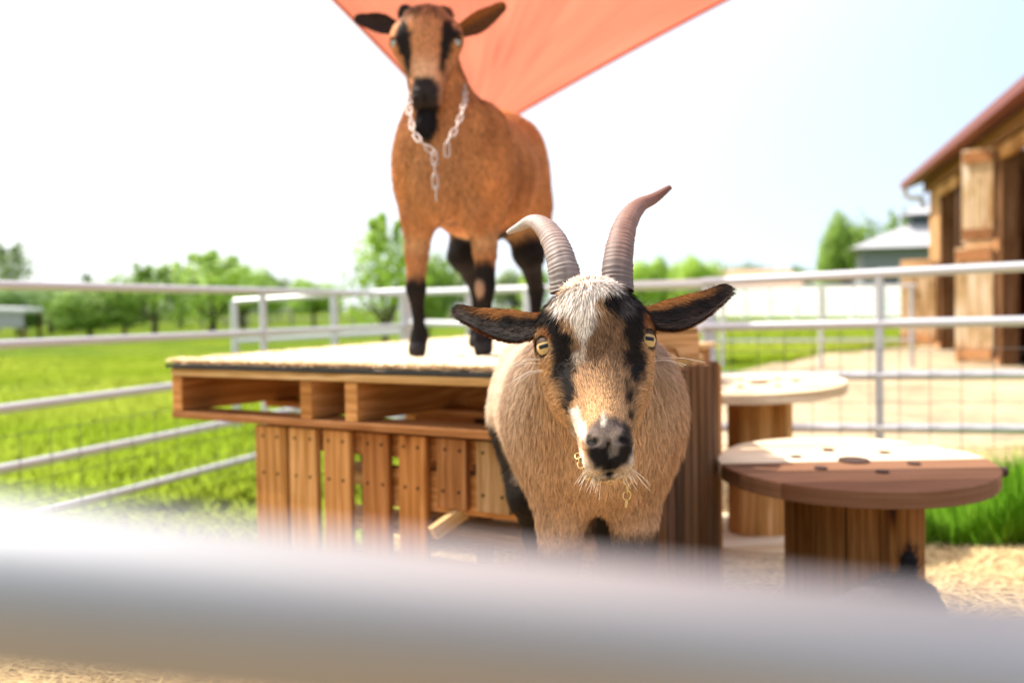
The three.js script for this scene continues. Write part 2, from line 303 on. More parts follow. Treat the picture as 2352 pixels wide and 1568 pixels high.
{ // low house with a tan roof
  const t = thing('tan_house', 'low distant house with tan roof above the back fence', 'house', ground(1725, 85), 0.1);
  const wm = new THREE.MeshStandardMaterial({ color: COL(206, 200, 192), roughness: 0.9 }), rm = new THREE.MeshStandardMaterial({ color: COL(190, 150, 118), roughness: 0.9 });
  mesh('wall', new THREE.BoxGeometry(6.2, 2.2, 5).translate(0, 1.1, 0), wm, t);
  const sh = new THREE.Shape([[-3.1, 2.2], [3.1, 2.2], [0, 3.7]].map(([x, y]) => new THREE.Vector2(x, y)));
  mesh('roof', new THREE.ExtrudeGeometry(sh, { depth: 7, bevelEnabled: false }).translate(0, 0, -3.5).rotateY(Math.PI / 2), rm, t);
  for (const x of [-1.6, 1.4]) mesh('window', new THREE.BoxGeometry(1, 0.9, 0.06).translate(x, 1.3, 2.53), M.void, t);
}
{ // grey open shelter at the left edge
  const t = thing('animal_shelter', 'low grey shelter with a flat roof at the left field edge', 'shelter', ground(10, 31), 0.1);
  const m = new THREE.MeshStandardMaterial({ color: COL(168, 164, 166), roughness: 0.8 }), mr = new THREE.MeshStandardMaterial({ color: COL(200, 198, 200), roughness: 0.7 });
  mesh('roof', new RoundedBoxGeometry(1.9, 0.16, 1.6, 2, 0.05).rotateZ(-0.05).translate(0, 0.98, 0), mr, t);
  mesh('wall', new THREE.BoxGeometry(1.7, 0.5, 0.06).translate(0, 0.68, 0.7), m, t);
  for (const x of [-0.8, 0.8]) for (const z of [-0.7, 0.65]) mesh('leg', new THREE.BoxGeometry(0.09, 0.92, 0.09).translate(x, 0.46, z), M.dark[1], t);
}

// ------------------------------------------------------------ trees
const leafMats = [[140, 172, 60], [164, 196, 66], [118, 152, 66], [150, 168, 112], [176, 206, 70]].map(([r, g, b]) => new THREE.MeshPhysicalMaterial({ color: COL(r, g, b), roughness: 0.9, transmission: 0.35, thickness: 0, side: THREE.DoubleSide, vertexColors: true }));
const barkM = new THREE.MeshStandardMaterial({ color: COL(92, 78, 64), roughness: 1, bumpMap: grainBump, bumpScale: 0.02 });
function treeGeo(seed, leaves, spiky, low) {          // a tree one metre tall and about one wide
  const r = rng(seed), lobes = [], pos = [], nor = [], col = [], wood = [];
  const th = low ? 0.16 : 0.26;
  wood.push(tube(V(0, 0, 0), V(0.01, th, 0.01), 0.035, 7, 0.026));
  const n = 9;
  for (let i = 0; i < n; i++) {
    const a = i * 2.399 + r() * 0.6, R = (i === 0 ? 0 : 0.17 + 0.17 * r()), y = lerp(th + 0.1, 0.8, (i + 0.5 * r()) / n * (spiky ? 1 : 0.95)), c = V(Math.cos(a) * R, i === 0 ? 0.6 : y, Math.sin(a) * R);
    lobes.push({ c, r: (0.13 + 0.11 * r()) * (1.15 - 0.35 * y) });
    wood.push(tube(V(0.01, th * 0.92, 0.01), c, 0.018, 5, 0.006));
  }
  if (spiky) for (let i = 0; i < 7; i++) { const a = r() * 6.28, R = 0.05 + 0.2 * r(), b = V(Math.cos(a) * R, 0.72, Math.sin(a) * R); for (let k = 0; k < 3; k++) lobes.push({ c: b.clone().add(V((r() - 0.5) * 0.03, 0.07 * k + 0.1 * r(), (r() - 0.5) * 0.03)), r: 0.035, w: 0.25 }); }
  for (let i = 0; i < leaves; i++) {
    const l = lobes[Math.floor(r() * lobes.length)]; if (l.w && r() > l.w) continue;
    const d = V(r() * 2 - 1, r() * 2 - 1, r() * 2 - 1); if (d.lengthSq() > 1 || d.lengthSq() < 0.02) { i--; continue; } const len = d.length(); d.normalize();
    const p = l.c.clone().addScaledVector(d, l.r * (0.45 + 0.75 * Math.pow(len, 0.6)) * (1 + 0.35 * noise3(d.x * 3 + seed, d.y * 3, d.z * 3)));
    const nn = d.clone().add(V(r() - 0.5, r() * 0.8, r() - 0.5)).normalize(), tx = V(r() - 0.5, r() - 0.5, r() - 0.5).cross(nn).normalize(), ty = nn.clone().cross(tx), s = 0.018 + 0.02 * r(), v = 0.72 + 0.5 * r();
    const q = [p.clone().addScaledVector(tx, -s), p.clone().addScaledVector(ty, -s * 0.55), p.clone().addScaledVector(tx, s), p.clone().addScaledVector(ty, s * 0.55)];
    for (const k of [0, 1, 2, 0, 2, 3]) { pos.push(q[k].x, q[k].y, q[k].z); nor.push(nn.x, nn.y, nn.z); col.push(v, v, v * 0.9); }
  }
  const g = new THREE.BufferGeometry(); g.setAttribute('position', new THREE.Float32BufferAttribute(pos, 3)); g.setAttribute('normal', new THREE.Float32BufferAttribute(nor, 3)); g.setAttribute('color', new THREE.Float32BufferAttribute(col, 3));
  return { crown: g, trunk: mergeGeometries(wood) };
}
const T = [treeGeo(11, 6500, false, false), treeGeo(22, 6500, true, true), treeGeo(33, 6500, false, true), treeGeo(44, 6500, true, false)];
function tree(label, px, z, topY, widthPx, kind, mat, group, turn = 0) {
  const g = ground(px, z), h = at(px, topY, z).y, w = widthPx * z / F, t = thing('tree', label, 'tree', g, turn, group);
  mesh('trunk', T[kind].trunk, barkM, t); mesh('crown', T[kind].crown, leafMats[mat], t);
  t.scale.set(w, h, w); return t;
}
tree('tall hazy tree at the left edge of the photo', 22, 62, 548, 130, 3, 3, null, 1);
tree('leaning slim tree rising over the left rail', 200, 46, 622, 60, 1, 3, null, 2);
tree('small orchard tree above the grey shelter', 40, 38, 652, 150, 2, 2, null, 3);
tree('small orchard tree with forked dark trunk left of centre field', 205, 31, 646, 230, 2, 0, null, 0.4);
tree('round orchard tree right of the forked orchard tree', 285, 36, 628, 170, 2, 2, null, 1.4);
tree('broad orchard tree with a straight trunk', 355, 31, 600, 240, 3, 0, null, 2.2);
tree('largest bright orchard tree with upright shoots', 485, 33, 572, 320, 1, 1, null, 0.9);
tree('orchard tree just left of the square end post', 560, 37, 598, 200, 0, 1, null, 5);
tree('pale far tree right of the largest orchard tree', 640, 75, 630, 70, 2, 3, null, 1.2);
tree('low round tree above the left fence corner', 722, 48, 630, 140, 0, 1, null, 2.9);
tree('nearest bright green tree behind the brown goat', 884, 21, 486, 250, 1, 1, null, 0.3);
tree('dark green tree behind the legs of the brown goat', 985, 24, 560, 150, 2, 0, null, 4.1);
tree('pale green tree seen between the brown goat\'s legs', 1045, 80, 605, 120, 0, 3, null, 1.8);
tree('hazy tree between the brown goat and the left horn', 1180, 85, 612, 110, 2, 3, null, 2.6);
tree('bright tree right of the hind leg of the brown goat', 1225, 60, 612, 90, 0, 1, null, 0.8);
tree('bright tree beside the right horn', 1480, 48, 580, 120, 0, 4, null, 0.2);
tree('bushy bright tree between the right horn and the round one', 1540, 52, 592, 130, 2, 1, null, 1.1);
tree('round bright tree right of the horned goat', 1612, 50, 574, 120, 0, 4, null, 2.4);
tree('low dark far tree over the tan roof', 1700, 120, 598, 80, 2, 2, null, 0.5);
tree('small dark far tree right of the tan roof', 1760, 125, 603, 60, 2, 2, null, 3.5);
tree('wide dark far tree left of the tall right tree', 1825, 120, 603, 100, 0, 2, null, 1.5);
tree('shadowy orchard tree between the shelter and the forked tree', 118, 44, 650, 220, 0, 2, null, 5.1);
tree('dark orchard tree low behind the straight trunked tree', 415, 50, 598, 190, 1, 0, null, 0.1);
tree('far hedge like tree low behind the largest orchard tree', 548, 58, 628, 260, 3, 3, null, 3.3);
tree('far hedge like tree behind the forked orchard tree', 240, 56, 652, 280, 2, 0, null, 4.0);
tree('tall tree left of the grey house', 1950, 64, 468, 150, 0, 0, null, 2.0);
tree('tree rising behind the grey house roof', 2066, 74, 472, 110, 3, 0, null, 0.7);
tree('low shrub at the foot of the tall tree left of the house', 1915, 66, 590, 90, 2, 1, null, 4.4);

// ------------------------------------------------------------ shade sail on its pole
const sailM = new THREE.MeshPhysicalMaterial({ color: COL(253, 147, 122), roughness: 0.9, transmission: 0.45, thickness: 0, side: THREE.DoubleSide, map: dataTex(512, 512, (u, v) => { const t = 0.88 + 0.08 * wrapNoise(u, v, 46, 3, 3.2) + 0.07 * wrapNoise(u, v, 14, 2, 6.2); return [t, t, t]; }) });
const hemM = new THREE.MeshStandardMaterial({ color: COL(206, 92, 70), roughness: 0.9 });
function sail(label, apex, left, right, cl, cr, nearIn, pole) {
  const N = 28, t = thing('shade_sail', label, 'shade sail', V(apex.x, 0, apex.z));
  const L = new THREE.QuadraticBezierCurve3(apex, cl, left), Rr = new THREE.QuadraticBezierCurve3(apex, cr, right), pos = [], uv = [], idx = [];
  const P = (u, v) => { const p = L.getPoint(v).lerp(Rr.getPoint(v), u); const mid = apex.clone().sub(left.clone().lerp(right, 0.5)).normalize(); p.addScaledVector(mid, nearIn * v * v * 4 * u * (1 - u)); p.y -= 0.05 * Math.sin(v * Math.PI) * 4 * u * (1 - u); return p.sub(t.position); };
  for (let i = 0; i <= N; i++) for (let j = 0; j <= N; j++) { const p = P(j / N, i / N); pos.push(p.x, p.y, p.z); uv.push(j / N * 2, i / N * 2); }
  for (let i = 0; i < N; i++) for (let j = 0; j < N; j++) { const a = i * (N + 1) + j; idx.push(a, a + 1, a + N + 1, a + 1, a + N + 2, a + N + 1); }
  const g = new THREE.BufferGeometry(); g.setAttribute('position', new THREE.Float32BufferAttribute(pos, 3)); g.setAttribute('uv', new THREE.Float32BufferAttribute(uv, 2)); g.setIndex(idx); g.computeVertexNormals();
  mesh('fabric', g, sailM, t);
  for (const f of [(k) => P(0, k), (k) => P(1, k), (k) => P(k, 1)]) { const pts = []; for (let k = 0; k <= 12; k++) pts.push(f(k / 12)); mesh('hem', curveTube(pts, 0.011, 40, 6), hemM, t); }
  return t;
}
{
  const apex = at(1075, 330, 6.1);
  sail('coral shade sail stretched high behind the brown goat', apex, at(430, -330, 4.5), at(2060, -200, 4.5), at(830, 52, 5.3), at(1440, 108, 5.3), 0.25);
  const p = thing('sail_pole', 'thin grey pole behind the brown goat carrying the sail tip', 'pole', V(apex.x - 0.02, 0, apex.z - 0.12));
  mesh('pole', tube(V(0, 0, 0), V(0, apex.y + 0.08, 0), 0.02, 10), M.steel, p);
  mesh('hook', curveTube([V(0, apex.y + 0.02, 0.02), V(0.01, apex.y + 0.01, 0.07), V(0.02, apex.y, 0.12)], 0.006, 8, 6), M.steel, p);
  sail('added unseen coral sail overhead, casting shade on the front spool', V(1.2, 2.5, -2.72), V(-1.05, 2.7, -2.72), V(1.3, 2.7, 0.6), V(0.1, 2.55, -2.68), V(1.1, 2.6, -1.2), 0.1);  // out of view; added and shaped to shade the near half of the spool
}

// ------------------------------------------------------------ pallets, mat, platform
const EDGE0 = V(-0.847, 0, -2.46), TURN = -0.5645;    // left front corner of the platform and its turn
const E = V(0.845, 0, 0.535), Q = V(0.535, 0, -0.845);
{
  const top = 0.682, t = thing('wooden_pallet', 'flat wooden pallet with straw mat on it, top of the goat platform', 'pallet', EDGE0, TURN, null);
  const W = 1.02, D = 0.96;                           // local x along the front edge, -z to the back
  for (let i = 0; i < 9; i++) { const d = i === 0 ? 0.1 : 0.09; plank('deck_board', t, M.fresh, [W, 0.019, d], [W / 2, top - 0.0095 + (R0() - 0.5) * 0.002, -(0.05 + i * 0.1075)], null, 0); }
  for (const x of [0.018, 0.452, 0.585, 0.995]) plank('stringer', t, M.pine, [0.036, 0.086, D], [x, top - 0.0625, -D / 2 - 0.003], null, 2);
  for (const z of [0.05, 0.36, 0.62, 0.9]) plank('bottom_board', t, M.pine, [W, 0.017, 0.1], [W / 2, top - 0.1145, -z], null, 0);
}
{
  const o = V(-0.36, 0, -3.28), t = thing('wooden_pallet', 'flat wooden pallet at the back of the goat platform', 'pallet', o, -0.42);
  for (let i = 0; i < 6; i++) plank('deck_board', t, M.fresh, [0.9, 0.018, 0.1], [0.42, 0.672, -0.07 - i * 0.13], null, 0);
  for (const x of [0.02, 0.42, 0.82]) plank('stringer', t, M.pine, [0.036, 0.66, 0.8], [x, 0.331, -0.4], null, 2);
}
{ // straw coloured coir mat on the platform
  const c = [EDGE0.clone().addScaledVector(E, -0.006).addScaledVector(Q, -0.005), EDGE0.clone().addScaledVector(E, 1.03), V(0.50, 0, -2.95), V(-0.15, 0, -4.15)], t0 = EDGE0;
  const N = 60, pos = [], col = [], idx = [], yb = 0.684;
  const P = (u, v) => c[0].clone().lerp(c[1], u).lerp(c[3].clone().lerp(c[2], u), v);
  for (let i = 0; i <= N; i++) for (let j = 0; j <= N; j++) {
    const u = j / N, v = i / N, p = P(u, v), e = Math.min(u, 1 - u, v, 1 - v) * 18, f = Math.min(1, Math.sqrt(e));
    const y = yb + 0.004 + 0.016 * f + 0.004 * noise3(p.x * 40, p.z * 40, 2) + 0.003 * noise3(p.x * 110, p.z * 110, 5);
    p.x += 0.006 * noise3(p.x * 30, p.z * 30, 9); p.z += 0.006 * noise3(p.x * 30, p.z * 30, 19);
    pos.push(p.x - t0.x, y, p.z - t0.z); const k = 0.8 + 0.2 * noise3(p.x * 90, p.z * 90, 7) + 0.08 * noise3(p.x * 8, p.z * 8, 1); const cc = RGB(250, 228, 194); col.push(cc[0] * k, cc[1] * k, cc[2] * k);
  }
  const top = pos.length / 3;
  for (let i = 0; i < N; i++) for (let j = 0; j < N; j++) { const a = i * (N + 1) + j; idx.push(a, a + 1, a + N + 1, a + 1, a + N + 2, a + N + 1); }
  const g = new THREE.BufferGeometry(); g.setAttribute('position', new THREE.Float32BufferAttribute(pos, 3)); g.setAttribute('color', new THREE.Float32BufferAttribute(col, 3)); g.setIndex(idx); g.computeVertexNormals();
  const t = thing('coir_mat', 'shaggy straw coloured mat under the brown goat', 'mat', t0);
  mesh('pile', g, new THREE.MeshStandardMaterial({ vertexColors: true, roughness: 1 }), t);
  // frayed fibres along the edge and over the top
  const fr = rng(5), fp = [], fc = [], fn = [];
  for (let i = 0; i < 26000; i++) {
    const edge = fr() < 0.45, u = fr(), v = edge ? fr() * 0.02 : fr(), q = edge && fr() < 0.4 ? P(fr() * 0.02, u) : P(u, v), a = fr() * 6.28, l = 0.01 + 0.012 * fr(), w = 0.0012, y = yb + 0.012 + 0.008 * fr();
    const dx = Math.cos(a) * l, dz = Math.sin(a) * l, k = 0.7 + 0.5 * fr(), cc = RGB(250, 226, 190);
    fp.push(q.x - t0.x + dz / l * w, y, q.z - t0.z - dx / l * w, q.x - t0.x - dz / l * w, y, q.z - t0.z + dx / l * w, q.x - t0.x + dx, y + (fr() - 0.35) * 0.014, q.z - t0.z + dz);
    for (let n = 0; n < 3; n++) { fn.push(0, 1, 0); fc.push(cc[0] * k, cc[1] * k, cc[2] * k); }
  }
  const fg = new THREE.BufferGeometry(); fg.setAttribute('position', new THREE.Float32BufferAttribute(fp, 3)); fg.setAttribute('normal', new THREE.Float32BufferAttribute(fn, 3)); fg.setAttribute('color', new THREE.Float32BufferAttribute(fc, 3));
  mesh('fibres', fg, new THREE.MeshStandardMaterial({ vertexColors: true, roughness: 1, side: THREE.DoubleSide }), t).userData.kind = 'stuff';
  const sh = new THREE.Shape([c[0], c[1], c[2], c[3]].map((p) => new THREE.Vector2((p.x - t0.x) * 1.0 - 0.002, -(p.z - t0.z) * 1.0 - 0.004)));
  mesh('rubber_backing', new THREE.ExtrudeGeometry(sh, { depth: 0.008, bevelEnabled: false }).rotateX(-Math.PI / 2).translate(0, yb + 0.0005, 0), new THREE.MeshStandardMaterial({ color: COL(46, 48, 50), roughness: 0.9 }), t);
}
// where the sight line through a pixel meets the front plane of the platform, as a distance along its edge
function along(px, py, back = 0.03) {
  const o = EDGE0.clone().addScaledVector(Q, back), d = at(px, py, 1).sub(camera.position), n = V(-Q.x, 0, -Q.z), k = o.clone().sub(camera.position).dot(n) / d.dot(n), p = camera.position.clone().addScaledVector(d, k);
  return { s: p.clone().sub(o).dot(E), y: p.y };
}
{
  const t = thing('upright_pallet', 'upright pallet of vertical slats holding up the goat platform', 'pallet', EDGE0.clone().addScaledVector(Q, 0.03), TURN);
  const nailG = new THREE.CylinderGeometry(0.0032, 0.0032, 0.003, 8).rotateX(Math.PI / 2);
  const slats = [[592, 662, 0], [668, 730, 0], [746, 806, 0], [835, 894, 0], [917, 979, 0], [1005, 1072, 1172], [1098, 1174, 1182]];
  for (const [a, b, cut] of slats) {
    const A = along(a, 1000), B = along(b, 1000), y0 = cut ? along(b, cut).y : 0.01, w = B.s - A.s;
    const sl = plank('slat', t, M.pine, [w, 0.553 - y0, 0.017], [A.s + w / 2, y0 + (0.553 - y0) / 2, (R0() - 0.5) * 0.006], [0, (R0() - 0.5) * 0.05, -0.012 + R0() * 0.012], 1);
    for (const dx of [-0.25, 0.25]) for (const dy of [0.024, 0.11]) mesh('nail', nailG, M.void, sl).position.set(dx * w + (R0() - 0.5) * 0.008, (0.553 - y0) / 2 - dy, 0.0088);
  }
  const s0 = along(592, 1000).s, s1 = along(1185, 1000).s;
  plank('stringer', t, M.pine, [s1 - s0, 0.05, 0.036], [(s0 + s1) / 2, 0.525, -0.03], null, 0);
  plank('stringer', t, M.pine, [s1 - s0 - 0.36, 0.085, 0.036], [s1 - (s1 - s0 - 0.36) / 2, 0.435, -0.032], null, 0);
  plank('stringer', t, M.pine, [s1 - s0, 0.085, 0.036], [(s0 + s1) / 2, 0.06, -0.032], null, 0);
}
{
  const t = thing('upright_pallet', 'second upright pallet seen through the slat gaps under the platform', 'pallet', EDGE0.clone().addScaledVector(Q, 0.34), TURN);
  const s0 = 0.24, s1 = 1.02;
  for (let i = 0; i < 5; i++) plank('slat', t, M.fresh, [s1 - s0, 0.036, 0.09], [(s0 + s1) / 2, 0.05 + i * 0.115, 0], [0.1, 0, 0], 0);
  for (const s of [s0 + 0.05, (s0 + s1) / 2 + 0.03, s1 - 0.04]) plank('stringer', t, M.dark, [0.04, 0.55, 0.02], [s, 0.277, -0.06], null, 1);
}
{ // dark upright pallet at the right end
  const a = at(1490, 900, 1.95), b = at(1634, 900, 2.3), o = V(a.x, 0, a.z), L = Math.hypot(b.x - a.x, b.z - a.z), t = thing('upright_pallet', 'dark weathered upright pallet of narrow slats beside the front cable spool', 'pallet', o, -Math.atan2(b.z - a.z, b.x - a.x));
  const n = 8;
  for (let i = 0; i < n; i++) plank('slat', t, M.dark, [L / n - 0.012, 0.69 - R0() * 0.012, 0.02], [(i + 0.5) * L / n, 0.345, 0.01], null, 1);
  for (const y of [0.1, 0.36, 0.6]) plank('stringer', t, M.dark, [L, 0.09, 0.035], [L / 2, y, -0.02], null, 0);
  plank('end_post', t, M.pine, [0.03, 0.68, 0.07], [L + 0.018, 0.34, -0.02], null, 1);
}
{ // small notched pallet piece on top of it
  const a = at(1608, 830, 2.26), w = 0.24, o = V(a.x - w, 0, a.z), t = thing('small_pallet', 'small notched pallet end on top of the dark upright pallet', 'pallet', o, 0.06);
  const y0 = 0.697, sh = new THREE.Shape(); sh.moveTo(0, 0); sh.lineTo(0.13, 0); sh.lineTo(0.142, 0.018); sh.lineTo(0.165, 0.03); sh.lineTo(0.19, 0.022); sh.lineTo(0.2, 0); sh.lineTo(w, 0); sh.lineTo(w, 0.055); sh.lineTo(0, 0.055);
  for (const z of [0, -0.24]) mesh('stringer', new THREE.ExtrudeGeometry(sh, { depth: 0.035, bevelEnabled: true, bevelSize: 0.002, bevelThickness: 0.002, bevelSegments: 1 }).translate(0, y0, z - 0.035), M.pine[0], t);
  for (let i = 0; i < 3; i++) plank('deck_board', t, M.fresh, [w, 0.013, 0.085], [w / 2, y0 + 0.064, -0.04 - i * 0.1], null, 0);
}
{ // low pallet the horned goat stands on
  const top = 0.22, o = V(-0.20, 0, -1.9), t = thing('wooden_pallet', 'low pallet under the hooves of the horned goat', 'pallet', o, TURN);
  for (let i = 0; i < 8; i++) plank('deck_board', t, M.fresh, [0.075, 0.019, 0.8], [0.05 + i * 0.108, top - 0.0095, 0.42], null, 2);
  for (const z of [0.05, 0.42, 0.8]) plank('stringer', t, M.pine, [0.86, 0.2, 0.05], [0.43, 0.1, z], null, 0);
  const b = at(1000, 1212, 2.02);
  const c = thing('broken_board', 'short pale offcut board leaning under the platform', 'board', V(b.x, 0, b.z), 0.5);
  plank('board', c, M.fresh, [0.085, 0.03, 0.022], [0.03, at(1025, 1203, 2.02).y, 0], [0, 0, 0.5], 0);
}

// ------------------------------------------------------------ cable spools
function spool(label, pos, R, h, rc, thick, tilt, nStave, mats, seam, darkBoards = 0, staves = M.stave) {
  const t = thing('cable_spool', label, 'cable spool', pos, seam, 'wooden cable spools used as tables');
  const flange = (name, y, boards) => {              // a round flange sawn from parallel boards
    const f = new THREE.Group(); f.name = name; f.position.y = y; t.add(f);
    const n = boards, w = 2 * R / n;
    for (let i = 0; i < n; i++) {
      const x0 = -R + i * w + 0.003, x1 = -R + (i + 1) * w - 0.003, sh = new THREE.Shape(), K = 8;
      for (let k = 0; k <= K; k++) { const x = lerp(x0, x1, k / K), y = Math.sqrt(Math.max(0, R * R - x * x)) * (1 - 0.006 * R0()); k ? sh.lineTo(x, y) : sh.moveTo(x, y); }
      for (let k = K; k >= 0; k--) { const x = lerp(x0, x1, k / K); sh.lineTo(x, -Math.sqrt(Math.max(0, R * R - x * x)) * (1 - 0.006 * R0())); }
      const g = new THREE.ExtrudeGeometry(sh, { depth: thick, bevelEnabled: true, bevelSize: 0.002, bevelThickness: 0.002, bevelSegments: 1, curveSegments: 4 });
      const p = g.attributes.position, uv = g.attributes.uv, nn = g.attributes.normal, o1 = R0() * 5; for (let k = 0; k < p.count; k++) uv.setXY(k, p.getY(k) / 1.1 + o1, (Math.abs(nn.getZ(k)) > 0.5 ? p.getX(k) : p.getZ(k)) / 0.45 + o1);
      const m = mesh('board', g.rotateX(-Math.PI / 2), pick(i >= n - darkBoards ? M.wood_tone : mats), f); if (i >= n - darkBoards && y > 0.1) m.userData.label = 'darker board on the near side of the top'; m.position.y = (R0() - 0.5) * 0.003; m.rotation.y = -Math.PI / 2;
    }
    return f;
  };
  const top = flange('top_flange', h - thick, 6); top.rotation.set(...tilt);
  flange('bottom_flange', 0.004, 6);
  const H = h - 2 * thick - 0.006;
  for (let i = 0; i < nStave; i++) {
    const a = (i + 0.5) / nStave * Math.PI * 2, w = 2 * rc * Math.sin(Math.PI / nStave) * (i % 5 === 2 ? 0.93 : 0.985);
    const s = plank('stave', t, staves, [w, H, 0.028], [Math.sin(a) * (rc - 0.014), thick + 0.006 + H / 2, Math.cos(a) * (rc - 0.014)], [0, a, 0], 1);
  }
  const bolts = [], dark = new THREE.MeshStandardMaterial({ color: COL(70, 48, 40), roughness: 0.9 });
  for (let i = 0; i < 6; i++) { const a = i / 6 * 6.283 + 0.4, m = mesh('bolt_hole', new THREE.CylinderGeometry(0.014, 0.014, 0.006, 12).translate(Math.cos(a) * R * 0.42, thick + 0.003, Math.sin(a) * R * 0.42), dark, top); }
  mesh('centre_hole', new THREE.CylinderGeometry(0.034, 0.034, 0.006, 20).translate(0, thick + 0.003, 0), dark, top);
  if (darkBoards) mesh('bolt', new THREE.CylinderGeometry(0.012, 0.012, 0.02, 6).rotateZ(Math.PI / 2).translate(R + 0.006, thick * 0.5, 0.06), dark, top);
  return t;
}
spool('far wooden cable spool with tilted bleached top beside the dark pallet', ground(1744, 3.42), 0.29, 0.545, 0.107, 0.03, [0.03, 0, 0.045], 12, M.spool, 0.15, 0, M.pale_stave);
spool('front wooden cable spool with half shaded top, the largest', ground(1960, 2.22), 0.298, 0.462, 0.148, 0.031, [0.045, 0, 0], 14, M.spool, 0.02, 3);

// ------------------------------------------------------------ animals: a smooth distance field of bones, meshed with surface nets
const smin = (a, b, k) => { const h = Math.max(k - Math.abs(a - b), 0) / k; return Math.min(a, b) - h * h * k * 0.25; };
const smax = (a, b, k) => -smin(-a, -b, k);
// primitives: c = tapered capsule (a, b, ra, rb, sx widens it sideways), e = ellipsoid (c, r); k = blend; cut = carve
function dPrim(p, x, y, z) {
  if (p.e) {
    let dx = x - p.e[0], dy = y - p.e[1], dz = z - p.e[2];
    if (p.rx) { const c = Math.cos(p.rx), s = Math.sin(p.rx), t = dy * c + dz * s; dz = -dy * s + dz * c; dy = t; }
    const r = p.r, k0 = Math.hypot(dx / r[0], dy / r[1], dz / r[2]), k1 = Math.hypot(dx / (r[0] * r[0]), dy / (r[1] * r[1]), dz / (r[2] * r[2]));
    return k1 < 1e-9 ? -Math.min(...r) : k0 * (k0 - 1) / k1;
  }
  const s = p.sx ?? 1, cx = (p.a[0] + p.b[0]) / 2, X = (x - cx) / s + cx, ax = p.a[0], bx = p.b[0];
  const vx = bx - ax, vy = p.b[1] - p.a[1], vz = p.b[2] - p.a[2], wx = X - ax, wy = y - p.a[1], wz = z - p.a[2];
  const t = clamp((vx * wx + vy * wy + vz * wz) / (vx * vx + vy * vy + vz * vz));
  return (Math.hypot(wx - t * vx, wy - t * vy, wz - t * vz) - lerp(p.ra, p.rb, t)) * Math.min(1, s);
}
function field(prims) { return (x, y, z) => { let d = 1e3; for (const p of prims) { const q = dPrim(p, x, y, z); d = p.cut ? smax(d, -q, p.k ?? 0.006) : d > 900 ? q : smin(d, q, p.k ?? 0.03); } return d; }; }
const mirror = (prims) => prims.flatMap((p) => p.m ? [p, p.e ? { ...p, e: [-p.e[0], p.e[1], p.e[2]] } : { ...p, a: [-p.a[0], p.a[1], p.a[2]], b: [-p.b[0], p.b[1], p.b[2]] }] : [p]);
function surfaceNet(f, lo, hi, h) {
  const nx = Math.ceil((hi[0] - lo[0]) / h) + 1, ny = Math.ceil((hi[1] - lo[1]) / h) + 1, nz = Math.ceil((hi[2] - lo[2]) / h) + 1, val = new Float32Array(nx * ny * nz), I = (i, j, k) => (k * ny + j) * nx + i;
  for (let k = 0; k < nz; k++) for (let j = 0; j < ny; j++) for (let i = 0; i < nx; i++) val[I(i, j, k)] = f(lo[0] + i * h, lo[1] + j * h, lo[2] + k * h);
  const at_ = new Int32Array(nx * ny * nz).fill(-1), pos = [], idx = [];
  const E12 = [[0, 1], [2, 3], [4, 5], [6, 7], [0, 2], [1, 3], [4, 6], [5, 7], [0, 4], [1, 5], [2, 6], [3, 7]];
  for (let k = 0; k < nz - 1; k++) for (let j = 0; j < ny - 1; j++) for (let i = 0; i < nx - 1; i++) {
    const v = []; let neg = 0; for (let c = 0; c < 8; c++) { const q = val[I(i + (c & 1), j + ((c >> 1) & 1), k + (c >> 2))]; v.push(q); if (q < 0) neg++; }
    if (neg === 0 || neg === 8) continue;
    let x = 0, y = 0, z = 0, n = 0;
    for (const [a, b] of E12) if ((v[a] < 0) !== (v[b] < 0)) { const t = v[a] / (v[a] - v[b]); x += lerp(a & 1, b & 1, t); y += lerp((a >> 1) & 1, (b >> 1) & 1, t); z += lerp(a >> 2, b >> 2, t); n++; }
    at_[I(i, j, k)] = pos.length / 3; pos.push(lo[0] + (i + x / n) * h, lo[1] + (j + y / n) * h, lo[2] + (k + z / n) * h);
  }
  for (let k = 1; k < nz - 1; k++) for (let j = 1; j < ny - 1; j++) for (let i = 1; i < nx - 1; i++) {
    const a = val[I(i, j, k)] < 0, quad = (p, q, r, s, flip) => { if (p < 0 || q < 0 || r < 0 || s < 0) return; flip ? idx.push(p, r, q, p, s, r) : idx.push(p, q, r, p, r, s); };
    if (a !== val[I(i + 1, j, k)] < 0) quad(at_[I(i, j - 1, k - 1)], at_[I(i, j, k - 1)], at_[I(i, j, k)], at_[I(i, j - 1, k)], !a);
    if (a !== val[I(i, j + 1, k)] < 0) quad(at_[I(i - 1, j, k - 1)], at_[I(i - 1, j, k)], at_[I(i, j, k)], at_[I(i, j, k - 1)], !a);
    if (a !== val[I(i, j, k + 1)] < 0) quad(at_[I(i - 1, j - 1, k)], at_[I(i, j - 1, k)], at_[I(i, j, k)], at_[I(i - 1, j, k)], !a);
  }
  const nor = [], e = h * 0.6;
  for (let i = 0; i < pos.length; i += 3) { const [x, y, z] = [pos[i], pos[i + 1], pos[i + 2]]; let a = f(x + e, y, z) - f(x - e, y, z), b = f(x, y + e, z) - f(x, y - e, z), c = f(x, y, z + e) - f(x, y, z - e); const l = Math.hypot(a, b, c) || 1; nor.push(a / l, b / l, c / l); }
  return { pos, nor, idx };
}
